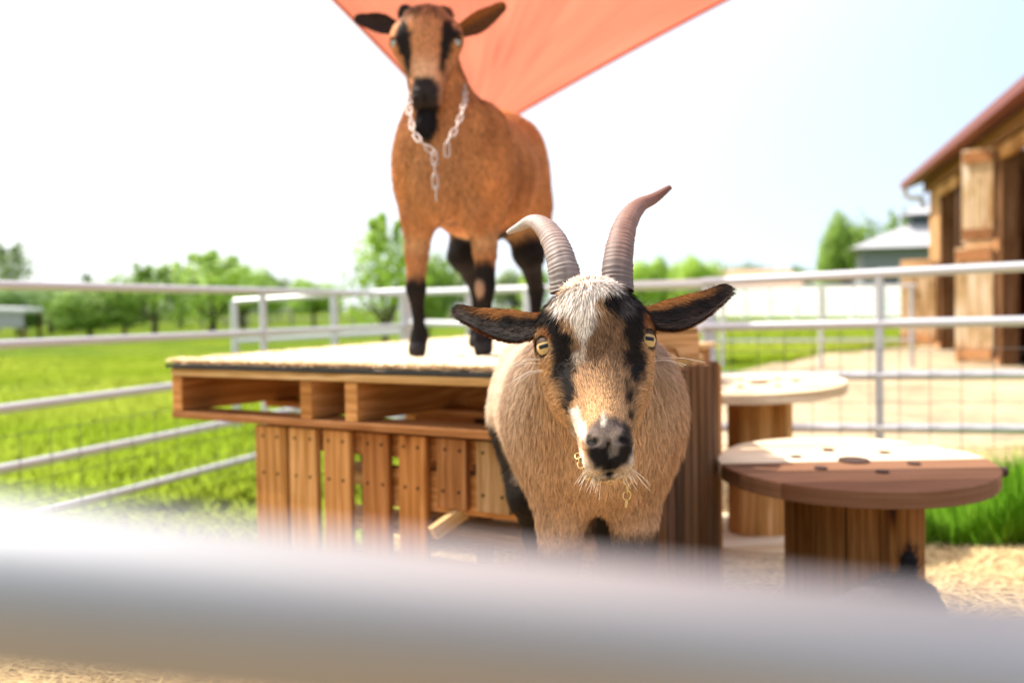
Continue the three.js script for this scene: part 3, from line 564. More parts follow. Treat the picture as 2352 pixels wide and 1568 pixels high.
// a coat: skin triangles that carry colour, hair length and hair direction
class Skin {
  constructor() { this.pos = []; this.nor = []; this.col = []; this.len = []; this.dir = []; this.idx = []; }
  add(m, matrix, look) {                             // look(position, normal) in the part's own axes -> { c, len, d }
    const o = this.pos.length / 3, p = V(), n = V(), d = V(), nm = new THREE.Matrix3().getNormalMatrix(matrix);
    for (let i = 0; i < m.pos.length; i += 3) {
      const P = [m.pos[i], m.pos[i + 1], m.pos[i + 2]], N = [m.nor[i], m.nor[i + 1], m.nor[i + 2]], a = look(P, N, i / 3);
      p.set(...P).applyMatrix4(matrix); n.set(...N).applyMatrix3(nm).normalize(); d.set(...a.d).transformDirection(matrix);
      this.pos.push(p.x, p.y, p.z); this.nor.push(n.x, n.y, n.z); this.dir.push(d.x, d.y, d.z); this.col.push(...a.c); this.len.push(a.len);
    }
    for (const q of m.idx) this.idx.push(q + o);
  }
  geometry() {
    const g = new THREE.BufferGeometry(); g.setAttribute('position', new THREE.Float32BufferAttribute(this.pos, 3)); g.setAttribute('normal', new THREE.Float32BufferAttribute(this.nor, 3)); g.setAttribute('color', new THREE.Float32BufferAttribute(this.col, 3)); g.setIndex(this.idx); return g;
  }
  // thin tapered blades that follow the coat, `density` per square metre scaled by weight(p)
  hair(density, width, seed, weight, vary = 0.25, lift = 0.35) {
    const r = rng(seed), pos = [], nor = [], col = [], ix = [], A = V(), B = V(), C = V(), ab = V(), ac = V();
    for (let t = 0; t < this.idx.length; t += 3) {
      const [i, j, k] = [this.idx[t], this.idx[t + 1], this.idx[t + 2]];
      A.fromArray(this.pos, i * 3); B.fromArray(this.pos, j * 3); C.fromArray(this.pos, k * 3);
      const area = ab.subVectors(B, A).cross(ac.subVectors(C, A)).length() / 2, want = area * density * (weight ? weight(A) : 1) / Math.max(0.004, this.len[i]) * 0.012;
      let n = Math.floor(want); if (r() < want - n) n++;
      for (; n > 0; n--) {
        let u = r(), v = r(); if (u + v > 1) { u = 1 - u; v = 1 - v; } const w = 1 - u - v, mix = (a, q, c) => a[q[0] * 3 + c] * w + a[q[1] * 3 + c] * u + a[q[2] * 3 + c] * v, Q = [i, j, k];
        const L0 = this.len[i] * w + this.len[j] * u + this.len[k] * v; if (L0 < 0.0012) continue;
        const px = mix(this.pos, Q, 0), py = mix(this.pos, Q, 1), pz = mix(this.pos, Q, 2), N = V(mix(this.nor, Q, 0), mix(this.nor, Q, 1), mix(this.nor, Q, 2)).normalize();
        const D = V(mix(this.dir, Q, 0), mix(this.dir, Q, 1), mix(this.dir, Q, 2));
        const f = 95, cl = 0.34; D.x += cl * noise3(px * f, py * f, pz * f) + (r() - 0.5) * 0.4; D.y += cl * noise3(px * f + 40, py * f, pz * f) + (r() - 0.5) * 0.4; D.z += cl * noise3(px * f, py * f + 40, pz * f) + (r() - 0.5) * 0.4;
        D.addScaledVector(N, -D.dot(N)).normalize();
        const L = L0 * (0.65 + 0.6 * r()), li = lift * (0.5 + r()), wd = width * (0.7 + 0.6 * r()), side = V().crossVectors(D, N).addScaledVector(N, (r() - 0.5) * 0.5).normalize();
        const m1 = V(px, py, pz).addScaledVector(D, L * 0.5).addScaledVector(N, L * 0.5 * li), tip = m1.clone().addScaledVector(D, L * 0.5).addScaledVector(N, L * 0.22 * li);
        const k1 = (1 + (r() - 0.5) * 2 * vary) * (r() < 0.13 ? 0.5 : 1) * (1 + 0.12 * noise3(px * 160, py * 160, pz * 160)), cr = mix(this.col, Q, 0) * k1, cg = mix(this.col, Q, 1) * k1, cb = mix(this.col, Q, 2) * k1, o = pos.length / 3;
        pos.push(px + side.x * wd - N.x * 0.001, py + side.y * wd - N.y * 0.001, pz + side.z * wd - N.z * 0.001, px - side.x * wd - N.x * 0.001, py - side.y * wd - N.y * 0.001, pz - side.z * wd - N.z * 0.001, m1.x + side.x * wd * 0.8, m1.y + side.y * wd * 0.8, m1.z + side.z * wd * 0.8, m1.x - side.x * wd * 0.8, m1.y - side.y * wd * 0.8, m1.z - side.z * wd * 0.8, tip.x, tip.y, tip.z);
        const nt = N.clone().addScaledVector(D, 0.25).addScaledVector(side, (r() - 0.5) * 0.5).normalize();
        for (let q = 0; q < 5; q++) { const s = [0.82, 0.82, 1, 1, 1.12][q]; nor.push(nt.x, nt.y, nt.z); col.push(cr * s, cg * s, cb * s); }  // darker roots, paler tips: natural variation plus painted self-shadow
        ix.push(o, o + 2, o + 1, o + 1, o + 2, o + 3, o + 2, o + 4, o + 3);
      }
    }
    const g = new THREE.BufferGeometry(); g.setAttribute('position', new THREE.Float32BufferAttribute(pos, 3)); g.setAttribute('normal', new THREE.Float32BufferAttribute(nor, 3)); g.setAttribute('color', new THREE.Float32BufferAttribute(col, 3)); g.setIndex(ix); return g;
  }
}
function polyD(x, y, P) {                            // signed distance to a polygon, negative inside
  let d = 1e9, s = 1;
  for (let i = 0, j = P.length - 1; i < P.length; j = i++) {
    const ex = P[j][0] - P[i][0], ey = P[j][1] - P[i][1], wx = x - P[i][0], wy = y - P[i][1], t = clamp((wx * ex + wy * ey) / (ex * ex + ey * ey)), bx = wx - ex * t, by = wy - ey * t;
    d = Math.min(d, bx * bx + by * by);
    const c1 = y >= P[i][1], c2 = y < P[j][1], c3 = ex * wy > ey * wx; if ((c1 && c2 && c3) || (!c1 && !c2 && !c3)) s = -s;
  }
  return s * Math.sqrt(d);
}
const blot = (x, y, P, soft, wob = 0) => sstep(soft, -soft, polyD(x, y, P) + wob);
// an ear: a leaf shaped cupped sheet with thickness; own axes: +x from root to tip, +y up, +z the way the cup opens
function earMesh(L, W, cup, droop, sweep, sag = 0) {
  const N = 34, K = 16, pos = [], nor = [], idx = [], info = [];
  const prof = (s) => W * lerp(0.62, 1, sstep(0, 0.38, s)) * (1 - 0.42 * sstep(0.45, 0.92, s)) * Math.sqrt(Math.max(0.0004, 1 - Math.pow(clamp((s - 0.84) / 0.16), 2)));
  const P = (s, k, side) => {
    const w = prof(s), a = k * cup, R = w / Math.max(0.2, cup), y = Math.sin(a) * R * 0.9, z = (1 - Math.cos(a)) * R * 0.9 + side * 0.0022 * (1.15 - Math.abs(k)), up = -sag * Math.sin(Math.PI * Math.pow(s, 0.8)) + droop * s * s;
    return V(L * s, y + up, z - sweep * s * s);
  };
  for (const side of [1, -1]) for (let i = 0; i <= N; i++) for (let j = 0; j <= K; j++) {
    const s = i / N, k = j / K * 2 - 1, p = P(s, k, side), e = 0.01, a = P(Math.min(1, s + e), k, side).sub(P(Math.max(0, s - e), k, side)), b = P(s, Math.min(1, k + e), side).sub(P(s, Math.max(-1, k - e), side)), n = a.cross(b).normalize().multiplyScalar(side);
    pos.push(p.x, p.y, p.z); nor.push(n.x || 0, n.y || 0, n.z || 1); info.push([s, k, side]);
  }
  const S = (N + 1) * (K + 1);
  for (let i = 0; i < N; i++) for (let j = 0; j < K; j++) { const a = i * (K + 1) + j, b = a + K + 1; idx.push(a, b, a + 1, a + 1, b, b + 1); idx.push(S + a, S + a + 1, S + b, S + a + 1, S + b + 1, S + b); }
  for (let i = 0; i < N; i++) for (const j of [0, K]) { const a = i * (K + 1) + j, b = a + K + 1; j ? idx.push(a, b, S + a, b, S + b, S + a) : idx.push(a, S + a, b, b, S + a, S + b); }
  return { pos, nor, idx, info };
}
const lidM = new THREE.MeshPhysicalMaterial({ color: COL(66, 48, 38), roughness: 0.6, specularIntensity: 0.3 });
function eyeball(parent, c, look, r, iris, matrix) {  // ball with amber iris and a level slot pupil
  const g = new THREE.SphereGeometry(r, 64, 48), p = g.attributes.position, col = [], f = V(...look).normalize(), up = V(0, 1, 0).addScaledVector(f, -f.y).normalize(), sd = V().crossVectors(up, f);
  for (let i = 0; i < p.count; i++) {
    const d = V().fromBufferAttribute(p, i).normalize(), x = d.dot(sd), y = d.dot(up), a = Math.acos(clamp(d.dot(f), -1, 1)), th = Math.atan2(y, x);
    let c1 = mixc(iris[0], iris[1], clamp(0.5 + 0.5 * Math.sin(th * 31) * 0.5 + a * 0.4 - 0.2)); if (a > 0.86) c1 = mixc(c1, RGB(40, 28, 20), sstep(0.86, 0.98, a));
    const slot = Math.max(Math.abs(x) - 0.42, Math.abs(y) - 0.15); if (d.dot(f) > 0) c1 = mixc(c1, RGB(8, 8, 10), sstep(0.05, 0.0, slot));
    col.push(...c1);
  }
  g.setAttribute('color', new THREE.Float32BufferAttribute(col, 3));
  g.translate(...c).applyMatrix4(matrix);
  for (const [sg, span] of [[1, 1.24], [-1, 0.98]]) {     // upper and lower lid over the ball
    const lg = new THREE.SphereGeometry(r * 1.07, 28, 12, 0, Math.PI * 2, 0, span), pole = up.clone().multiplyScalar(sg).addScaledVector(f, -0.12).normalize();
    lg.applyQuaternion(new THREE.Quaternion().setFromUnitVectors(V(0, 1, 0), pole)).translate(...c).applyMatrix4(matrix);
    mesh('eyelid', lg, lidM, parent);
  }
  return mesh('eye', g, new THREE.MeshPhysicalMaterial({ vertexColors: true, roughness: 0.35, specularIntensity: 0.4, clearcoat: 0.25, clearcoatRoughness: 0.06 }), parent);
}
function hornGeo(pts, r0, seed, cols, flat = 0.8) {
  const c = new THREE.CatmullRomCurve3(pts), N = 420, K = 32, fr = c.computeFrenetFrames(N, false), pos = [], col = [], idx = [];
  for (let i = 0; i <= N; i++) {
    const t = i / N, p = c.getPointAt(t), rr = r0 * Math.pow(1 - t * 0.97, 0.5);
    for (let j = 0; j <= K; j++) {
      const a = j / K * 2 * Math.PI, fade = sstep(0.97, 0.55, t), wob = 0.35 * noise3(Math.cos(a) * 2 + seed, Math.sin(a) * 2, t * 9);
      const ph = t * 92 + wob * 2 + 0.8 * noise3(t * 30, seed, 1) + 0.5 * Math.sin(a), ring = Math.pow(0.5 + 0.5 * Math.sin(ph * 2.2), 1.6) * fade * (0.6 + 0.4 * noise3(Math.cos(a) * 1.5, Math.sin(a) * 1.5, t * 40)), big = (0.5 + 0.5 * Math.sin(ph * 0.5 + 1)) * fade;
      const R = rr * (0.95 + 0.06 * ring + 0.025 * big + 0.03 * noise3(Math.cos(a) * 3, Math.sin(a) * 3 + seed, t * 14));
      const q = p.clone().addScaledVector(fr.normals[i], Math.cos(a) * R).addScaledVector(fr.binormals[i], Math.sin(a) * R * flat);
      pos.push(q.x, q.y, q.z);
      const streak = noise3(Math.cos(a) * 9, Math.sin(a) * 9 + seed, t * 5) * 0.12 + noise3(Math.cos(a) * 30, Math.sin(a) * 30, t * 12) * 0.1;
      const k = 0.74 + 0.36 * ring + streak, m = t < 0.5 ? mixc(cols[0], cols[1], sstep(0.05, 0.45, t + 0.1 * streak)) : mixc(cols[1], cols[2], sstep(0.55, 0.97, t)); col.push(m[0] * k, m[1] * k, m[2] * k);
    }
  }
  for (let i = 0; i < N; i++) for (let j = 0; j < K; j++) { const a = i * (K + 1) + j, b = a + K + 1; idx.push(a, b, a + 1, a + 1, b, b + 1); }
  const g = new THREE.BufferGeometry(); g.setAttribute('position', new THREE.Float32BufferAttribute(pos, 3)); g.setAttribute('color', new THREE.Float32BufferAttribute(col, 3)); g.setIndex(idx); g.computeVertexNormals(); return g;
}
function headPrims(o = {}) {                          // skull axes: poll at the origin, -y down the face, +z out of the face
  const w = o.wide ?? 1, X = (v) => v * w;
  return mirror([
    { e: [0, -0.042, -0.052], r: [X(0.062), 0.05, 0.056] },
    { a: [0, -0.045, -0.036], b: [0, -0.19, -0.036], ra: 0.047, rb: 0.0235, sx: 1.1 * w, k: 0.03 },
    { a: [0, -0.02, -0.022], b: [0, -0.185, -0.02], ra: 0.034, rb: 0.019, sx: 1.1 * w, k: 0.02 },
    { m: 1, e: [X(0.046), -0.062, -0.024], r: [X(0.021), 0.034, 0.026], k: 0.022 },
    { m: 1, e: [X(0.054), -0.070, -0.020], r: [0.015, 0.0175, 0.015], k: 0.012 },
    { m: 1, e: [X(0.032) * (o.cheek ?? 1), -0.106 + (o.cheekUp ?? 0), -0.052], r: [X(0.029) * (o.cheek ?? 1), 0.045, 0.038], k: 0.028 },
    { a: [0, -0.07, -0.085], b: [0, -0.196, -0.056], ra: 0.043, rb: 0.018, sx: w, k: 0.03 },
    { e: [0, -0.196, -0.026], r: [X(0.0265), 0.024, 0.022], k: 0.012 },
    { m: 1, e: [X(0.0135), -0.199, -0.010], r: [X(0.0135), 0.013, 0.011], k: 0.008 },
    { m: 1, e: [X(0.013), -0.214, -0.026], r: [X(0.0145), 0.013, 0.017], k: 0.008 },
    { e: [0, -0.214, -0.045], r: [X(0.021), 0.015, 0.019], k: 0.008 },
    { m: 1, cut: 1, e: [X(0.0165), -0.2015, 0.0025], r: [X(0.0065), 0.0042, 0.0055], k: 0.005 },
    { m: 1, cut: 1, e: [X(0.0215), -0.1965, -0.002], r: [0.004, 0.005, 0.006], k: 0.005 },
    { cut: 1, e: [0, -0.2135, -0.004], r: [0.0022, 0.012, 0.008], k: 0.005 },
    { cut: 1, e: [0, -0.2235, -0.0345], r: [X(0.03), 0.006, 0.0022], k: 0.004 },
    { m: 1, cut: 1, e: [X(0.060), -0.0725, -0.0125], r: [0.0115, 0.0112, 0.0115], k: 0.004 },
  ]);
}
function bodyPrims(s = {}) {
  const fx = s.frontX ?? 0.05, hz = s.hind ?? -0.24, g = s.girth ?? 1, up = s.lift ?? 0, tall = s.tall ?? 0, sh = s.shoulder ?? 0.068, tn = s.thin ?? 1, hx = s.hindX ?? 0;
  return mirror([
    { a: [0, 0.425 + up, 0.10], b: [0, 0.425 + up, -0.19], ra: 0.122 * g + tall, rb: 0.134 * g + tall, sx: 1.1 * 0.122 * g / (0.122 * g + tall) },
    { e: [0, 0.405 + up, -0.06], r: [0.148 * g, 0.135 * g + tall, 0.19], k: 0.05 },
    { e: [0, 0.41 + up, 0.19], r: [0.108 * g, 0.115 * g + tall, 0.09], k: 0.05 },
    { m: 1, e: [sh + 0.008, 0.40 + up, 0.15], r: [0.055 * g, 0.12 * g + tall, 0.085], k: 0.05 },
    { m: 1, e: [0.075, 0.42 + up, hz], r: [0.066 * g, 0.125 * g + tall, 0.10], k: 0.05 },
    { m: 1, a: [sh, 0.335, 0.175], b: [fx + 0.006, 0.17, 0.185], ra: 0.044 * tn, rb: 0.026 * tn, k: 0.03 },
    { m: 1, e: [fx + 0.004, 0.165, 0.192], r: [0.025 * tn, 0.032, 0.026 * tn], k: 0.015 },
    { m: 1, a: [fx + 0.004, 0.165, 0.185], b: [fx, 0.05, 0.182], ra: 0.0215 * tn, rb: 0.0185 * tn, k: 0.015 },
    { m: 1, a: [fx, 0.05, 0.184], b: [fx, 0.018, 0.198], ra: 0.02, rb: 0.024, k: 0.015 },
    { m: 1, a: [0.08, 0.39, hz + 0.01], b: [0.078 + hx, 0.265, hz + 0.06], ra: 0.078 * tn, rb: 0.046 * tn, k: 0.05 },
    { m: 1, a: [0.078 + hx, 0.265, hz + 0.06], b: [0.07 + hx, 0.165, hz - 0.055], ra: 0.044 * tn, rb: 0.025 * tn, k: 0.03 },
    { m: 1, a: [0.07 + hx, 0.165, hz - 0.055], b: [0.07 + hx, 0.05, hz - 0.03], ra: 0.024 * tn, rb: 0.018 * tn, k: 0.02 },
    { m: 1, a: [0.07 + hx, 0.05, hz - 0.03], b: [0.07 + hx, 0.018, hz - 0.015], ra: 0.019, rb: 0.023, k: 0.015 },
    ...(s.extra ?? []),
  ]);
}
const BLACK = RGB(34, 28, 27), HOOF = RGB(44, 40, 40);
const euler = (x, y, z) => new THREE.Matrix4().makeRotationFromEuler(new THREE.Euler(x, y, z, 'YXZ'));
const place = (m, p) => m.clone().setPosition(p);
function ear(skin, headM, root, dir, up, open, L, W, cup, droop, sweep, look, sag) {
  const X = V(...dir).normalize(), Z = V(...open).addScaledVector(X, -V(...open).dot(X)).normalize(), Y = V().crossVectors(Z, X), m = new THREE.Matrix4().makeBasis(X, Y, Z).setPosition(...root), e = earMesh(L, W, cup, droop, sweep, sag);
  skin.add(e, headM.clone().multiply(m), (P, N, i) => look(e.info[i][0], e.info[i][1], e.info[i][2], P));
}

// ---- the horned goat in front
{
  const t = thing('goat', 'horned tan and black goat with pale forehead stripe, looking into the camera in front', 'goat', V(0.115, 0.22, -1.6), 0.02);
  const skin = new Skin();
  const headP = at(1356, 652, 1.205).sub(t.position).applyAxisAngle(UPV, -0.02), HM = place(euler(-0.52, -0.055, 0.065), headP); HM.scale(V(1, 1.02, 1));
  const toHead = (x, y, z) => V(x, y, z).applyMatrix4(HM).toArray();
  const body = bodyPrims({ frontX: 0.052, girth: 0.88, lift: 0.02, shoulder: 0.05, thin: 0.86, extra: [
    { a: [0, 0.45, 0.15], b: toHead(0, -0.05, -0.085), ra: 0.115, rb: 0.062, k: 0.06 },
    { a: toHead(0, -0.05, -0.09), b: toHead(0, -0.13, -0.075), ra: 0.05, rb: 0.03, k: 0.03 },
    { a: [0, 0.5, -0.31], b: [0, 0.55, -0.37], ra: 0.028, rb: 0.018, k: 0.03 },
  ] });
  const bodyNet = surfaceNet(field(body), [-0.26, -0.02, -0.45], [0.26, 0.72, 0.5], 0.0105);
  skin.add(bodyNet, new THREE.Matrix4(), ([x, y, z], [nx, ny, nz]) => {
    const n = noise3(x * 22, y * 22, z * 22), n2 = noise3(x * 60, y * 60, z * 60);
    let c = mixc(RGB(208, 178, 154), RGB(174, 140, 114), clamp(0.45 + 0.35 * n + 0.2 * n2));
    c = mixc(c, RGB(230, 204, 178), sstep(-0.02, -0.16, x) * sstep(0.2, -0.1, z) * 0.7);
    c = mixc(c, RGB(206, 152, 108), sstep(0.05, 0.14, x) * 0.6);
    const leg = y < 0.36 && z > 0 ? sstep(0.29, 0.255, y + 0.03 * n - 0.25 * Math.max(0, Math.abs(x) - 0.075)) : sstep(0.33, 0.27, y + 0.03 * n) * (z < 0 ? 1 : 0);
    c = mixc(c, BLACK, leg);
    c = mixc(c, BLACK, sstep(0.4, 0.36, y + 0.05 * n) * sstep(-0.12, -0.17, z + 0.02 * n) * sstep(0.05, 0.08, Math.abs(x)));
    if (y < 0.03) c = HOOF;
    const L = y < 0.04 ? 0 : y < 0.2 ? 0.007 : y < 0.3 ? 0.011 : 0.019;
    const front = sstep(0.05, 0.2, z);
    return { c, len: L, d: [x * 2 * front, -0.55 - 0.4 * front, -0.8 * (1 - front)] };
  });
  const headNet = surfaceNet(field(headPrims()), [-0.105, -0.245, -0.15], [0.105, 0.05, 0.035], 0.0029);
  const WHITE = RGB(250, 236, 224), TAN = RGB(180, 138, 100), LIGHT = RGB(222, 172, 124), MUZ = RGB(112, 96, 88);
  const pWhite = [[1264, 680], [1288, 660], [1350, 638], [1400, 628], [1434, 638], [1428, 662], [1392, 678], [1370, 700], [1368, 745], [1354, 788], [1338, 794], [1312, 742], [1284, 706]];
  const pBL = [[1222, 662], [1258, 640], [1280, 658], [1276, 690], [1298, 735], [1320, 780], [1330, 830], [1320, 908], [1306, 918], [1294, 880], [1278, 830], [1272, 790], [1256, 755], [1236, 722]];
  const pBR = [[1384, 696], [1410, 666], [1438, 636], [1482, 642], [1512, 690], [1494, 738], [1480, 790], [1474, 850], [1458, 902], [1452, 965], [1440, 965], [1442, 890], [1430, 830], [1434, 780], [1416, 738], [1390, 726]];
  const pTuft = [[1425, 690], [1440, 660], [1460, 690], [1440, 730], [1415, 740]];
  const pMuz = [[1342, 1015], [1350, 985], [1372, 968], [1408, 964], [1436, 972], [1450, 1000], [1452, 1060], [1436, 1092], [1400, 1104], [1366, 1094], [1350, 1066]];
  const pStripe = [[1312, 918], [1326, 920], [1342, 975], [1346, 1010], [1352, 1030], [1340, 1034], [1330, 1000]];
  const pBlaze = [[1376, 985], [1384, 950], [1392, 975], [1388, 995]];
  skin.add(headNet, HM, ([x, y, z], [nx, ny, nz]) => {
    const py = y > -0.0725 ? 640 - y * 1945 : y > -0.16 ? 781 + (-0.0725 - y) * 1714 : 931 + (-0.16 - y) * 2520, px = 1360 + x * (1990 + 150 * sstep(-0.08, -0.2, y));
    // the pattern is laid out on a face whose midline leans like the head: undo that lean
    const lean = (py - 640) * 0.09, qx = px + lean, n = noise3(x * 120, y * 120, z * 120), n2 = noise3(x * 260, y * 90, z * 260), w = n * 9 + n2 * 6;
    const back = sstep(-0.03, -0.07, z);
    let c = mixc(TAN, LIGHT, sstep(880, 930, py + w) * sstep(60, 25, Math.abs(x * 1990)) * (1 - back));
    c = mixc(c, RGB(122, 92, 70), sstep(700, 760, py) * sstep(890, 830, py) * sstep(78, 40, Math.abs(qx - 1388)) * (0.85 + 0.3 * n2));
    c = mixc(c, RGB(206, 166, 128), sstep(-0.04, -0.08, z) * 0.7);
    c = mixc(c, BLACK, blot(qx, py, pBL, 9, w) * (1 - back * 0.3));
    c = mixc(c, BLACK, blot(qx, py, pBR, 9, w) * (1 - back * 0.3));
    c = mixc(c, RGB(164, 104, 60), blot(qx, py, [[1234, 730], [1262, 745], [1268, 775], [1240, 770]], 10, w) * 0.85);
    c = mixc(c, RGB(164, 104, 60), blot(qx, py, [[1478, 720], [1510, 700], [1512, 760], [1484, 752]], 10, w) * 0.85);
    c = mixc(c, WHITE, blot(qx, py, pWhite, 8, w * 0.7 + 2));
    c = mixc(c, RGB(120, 110, 110), blot(qx, py, pTuft, 10, w) * 0.6);
    c = mixc(c, RGB(232, 212, 194), sstep(-0.006, 0.006, y + 0.01 * n)); c = mixc(c, BLACK, sstep(0.034, 0.044, Math.abs(x) + 0.006 * n) * sstep(-0.02, 0.0, y) * 0.9);
    c = mixc(c, RGB(240, 228, 214), blot(qx, py, pStripe, 5, w * 0.4));
    const zl = sstep(-0.198, -0.206, y), muz = blot(qx, py, pMuz, 8, w * 0.5) * sstep(-0.048 - 0.020 * zl, -0.036 - 0.020 * zl, z + n * 0.003); c = mixc(c, MUZ, muz);
    c = mixc(c, RGB(140, 122, 108), muz * sstep(-0.19, -0.196, y) * sstep(-0.204, -0.2, y) * sstep(0.03, 0.02, Math.abs(x)) * 0.6);
    c = mixc(c, RGB(30, 24, 24), muz * sstep(-0.203, -0.2085, y + 0.002 * n));
    c = mixc(c, RGB(20, 16, 16), muz * sstep(0.0035, 0.0015, Math.abs(x)) * sstep(-0.198, -0.203, y));
    c = mixc(c, RGB(34, 26, 24), blot(qx, py, [[1430, 975], [1452, 985], [1452, 1060], [1425, 1075], [1432, 1010]], 8, w * 0.4) * 0.8);
    c = mixc(c, RGB(230, 214, 198), sstep(-0.010, -0.024, z + n * 0.004) * sstep(-0.19, -0.206, y) * (1 - muz));
    c = mixc(c, RGB(26, 20, 20), sstep(1.25, 0.7, Math.hypot((Math.abs(x) - 0.018) / 0.0075, (y + 0.2) / 0.0052)) * sstep(-0.02, -0.01, z));
    c = mixc(c, RGB(236, 224, 208), blot(qx, py, pBlaze, 4, w * 0.3) * 0.8);
    c = mixc(c, RGB(150, 136, 124), blot(qx, py, [[1395, 1045], [1425, 1040], [1418, 1070], [1398, 1074]], 6, w * 0.4) * 0.6);
    const ed = Math.min(...[-1, 1].map((s) => Math.hypot(x - s * 0.0605, y + 0.0725, z + 0.0135)));
    c = mixc(c, RGB(40, 30, 26), sstep(0.0165, 0.0135, ed));
    c = mixc(c, RGB(226, 206, 188), blot(qx, py, [[1322, 812], [1345, 808], [1350, 836], [1330, 842]], 9, w) * 0.7);
    let L = lerp(0.009, 0.004, sstep(-0.115, -0.17, y)); L = lerp(L, 0.0016, muz); L = lerp(L, 0.018, sstep(-0.075, -0.03, y) * sstep(0.062, 0.035, Math.abs(x)));
    L = Math.max(L, 0.008 * back); if (ed < 0.0155) L = 0; else if (ed < 0.021) L = Math.min(L, 0.004);
    const low = sstep(-0.095, -0.115, y + 0.012 * n), sd = Math.sign(x) || 1;
    let d = [x * 9, lerp(-0.9, 0.75, low), 0.1]; const cheek = sstep(0.03, 0.05, Math.abs(x)) * sstep(-0.05, -0.09, y); d = [lerp(d[0], sd * 0.25, cheek), lerp(d[1], 0.1, cheek), lerp(d[2], -0.9, cheek)];
    if (y > 0.0) { d = [x * 5, 0.5, -0.7]; L = 0.013; }
    return { c, len: L, d };
  });
  const earLook = (flip) => (s, k, side, P) => {
    const kk = k * flip, top = kk > 0.55, n = noise3(P[0] * 90, P[1] * 90, P[2] * 90);
    let c = side > 0 ? mixc(BLACK, RGB(52, 40, 34), clamp(0.4 + n)) : RGB(150, 100, 60);
    if (side > 0) c = mixc(c, RGB(192, 128, 76), sstep(0.5, 0.85, kk + 0.12 * n) * sstep(0.98, 0.5, s));
    else c = mixc(c, RGB(190, 126, 74), 0.6);
    c = mixc(c, RGB(66, 54, 46), sstep(0.78, 0.96, s));
    return { c, len: side > 0 ? (Math.abs(k) < 0.75 ? 0.011 : 0.009) : 0.007, d: [0.9, -0.35 * flip, 0.2] };
  };
  ear(skin, HM, [-0.054, -0.030, -0.034], [-1, 0.02, 0.10], 0, [-0.1, 0.12, 1], 0.113, 0.029, 0.85, -0.026, 0.012, earLook(-1), -0.014);
  ear(skin, HM, [0.054, -0.032, -0.034], [1, 0.06, 0.10], 0, [0.1, 0.12, 1], 0.122, 0.029, 0.85, 0.026, 0.012, earLook(1), 0.014);
  mesh('body', skin.geometry(), M.fur, t);
  const hk = skin.hair(430000, 0.00050, 77, (p) => p.z > 0.3 && p.y > 0.4 ? 1.3 : p.z > 0.2 || p.y > 0.5 ? 1.25 : p.z < -0.1 ? 0.55 : 0.85, 0.3, 0.42);
  mesh('fur', hk, M.fur, t).userData.kind = 'stuff';
  for (const s of [-1, 1]) eyeball(t, [s * 0.0578, -0.0725, -0.0155], [s * 0.40, -0.30, 0.86], 0.0132, [RGB(168, 136, 84), RGB(202, 172, 122)], HM);
  // horns, in skull axes scaled from the photograph
  const hp = (px, py, z) => at(px, py, z).sub(t.position).applyAxisAngle(UPV, -0.02);
  const hc = [RGB(138, 126, 122), RGB(160, 138, 130), RGB(186, 176, 170)], hd = [RGB(112, 96, 92), RGB(146, 110, 98), RGB(128, 80, 68)];
  mesh('horn', hornGeo([hp(1302, 668, 1.245), hp(1294, 620, 1.25), hp(1278, 565, 1.27), hp(1252, 523, 1.30), hp(1220, 508, 1.33), hp(1192, 521, 1.345), hp(1166, 534, 1.355)], 0.0215, 3, hc), new THREE.MeshStandardMaterial({ vertexColors: true, roughness: 0.6 }), t);
  mesh('horn', hornGeo([hp(1418, 668, 1.235), hp(1419, 615, 1.245), hp(1426, 555, 1.27), hp(1442, 505, 1.30), hp(1468, 472, 1.33), hp(1502, 455, 1.345), hp(1540, 429, 1.35)], 0.0212, 8, hd), new THREE.MeshStandardMaterial({ vertexColors: true, roughness: 0.6 }), t);
  // whiskers
  const r = rng(31), wg = [];
  for (let i = 0; i < 46; i++) { const s = r() < 0.5 ? -1 : 1, a = V(s * (0.006 + 0.018 * r()), -0.212 - 0.008 * r(), -0.03 - 0.02 * r()), d = V(s * (0.2 + 0.8 * r()), -0.9 + 0.4 * r(), 0.15 - 0.3 * r()).normalize(), l = 0.012 + 0.022 * r(); wg.push(curveTube([a, a.clone().addScaledVector(d, l * 0.5), a.clone().addScaledVector(d, l).add(V(0, -0.003, -0.002))], 0.00022, 4, 3)); }
  for (let i = 0; i < 10; i++) { const s = r() < 0.7 ? -1 : 1, a = V(s * 0.066, -0.085 - 0.02 * r(), -0.02), d = V(s * 1, -0.3 + 0.3 * r(), 0.25).normalize(), l = 0.03 + 0.03 * r(); wg.push(curveTube([a, a.clone().addScaledVector(d, l * 0.5), a.clone().addScaledVector(d, l).add(V(0, -0.008, 0))], 0.0002, 5, 3)); }
  mesh('whiskers', mergeGeometries(wg).applyMatrix4(HM), new THREE.MeshStandardMaterial({ color: COL(226, 216, 204), roughness: 0.6 }), t).userData.kind = 'stuff';
  // thin chain round its neck
  const c = thing('chain_collar', 'thin brassy chain collar hanging under the chin of the horned goat', 'chain', t.position.clone());
  chainAlong(c, [[1326, 1042, 1.20], [1334, 1068, 1.185], [1352, 1098, 1.175], [1378, 1106, 1.17], [1405, 1103, 1.17], [1432, 1098, 1.17], [1447, 1080, 1.18], [1453, 1045, 1.2]].map(([x, y, z]) => at(x, y, z)), 0.0095, 0.0034, 0.00075, M.gold);
  chainAlong(c, [[1441, 1094, 1.165], [1441, 1128, 1.165], [1438, 1164, 1.165]].map(([x, y, z]) => at(x, y, z)), 0.0105, 0.0045, 0.0009, M.gold);
}
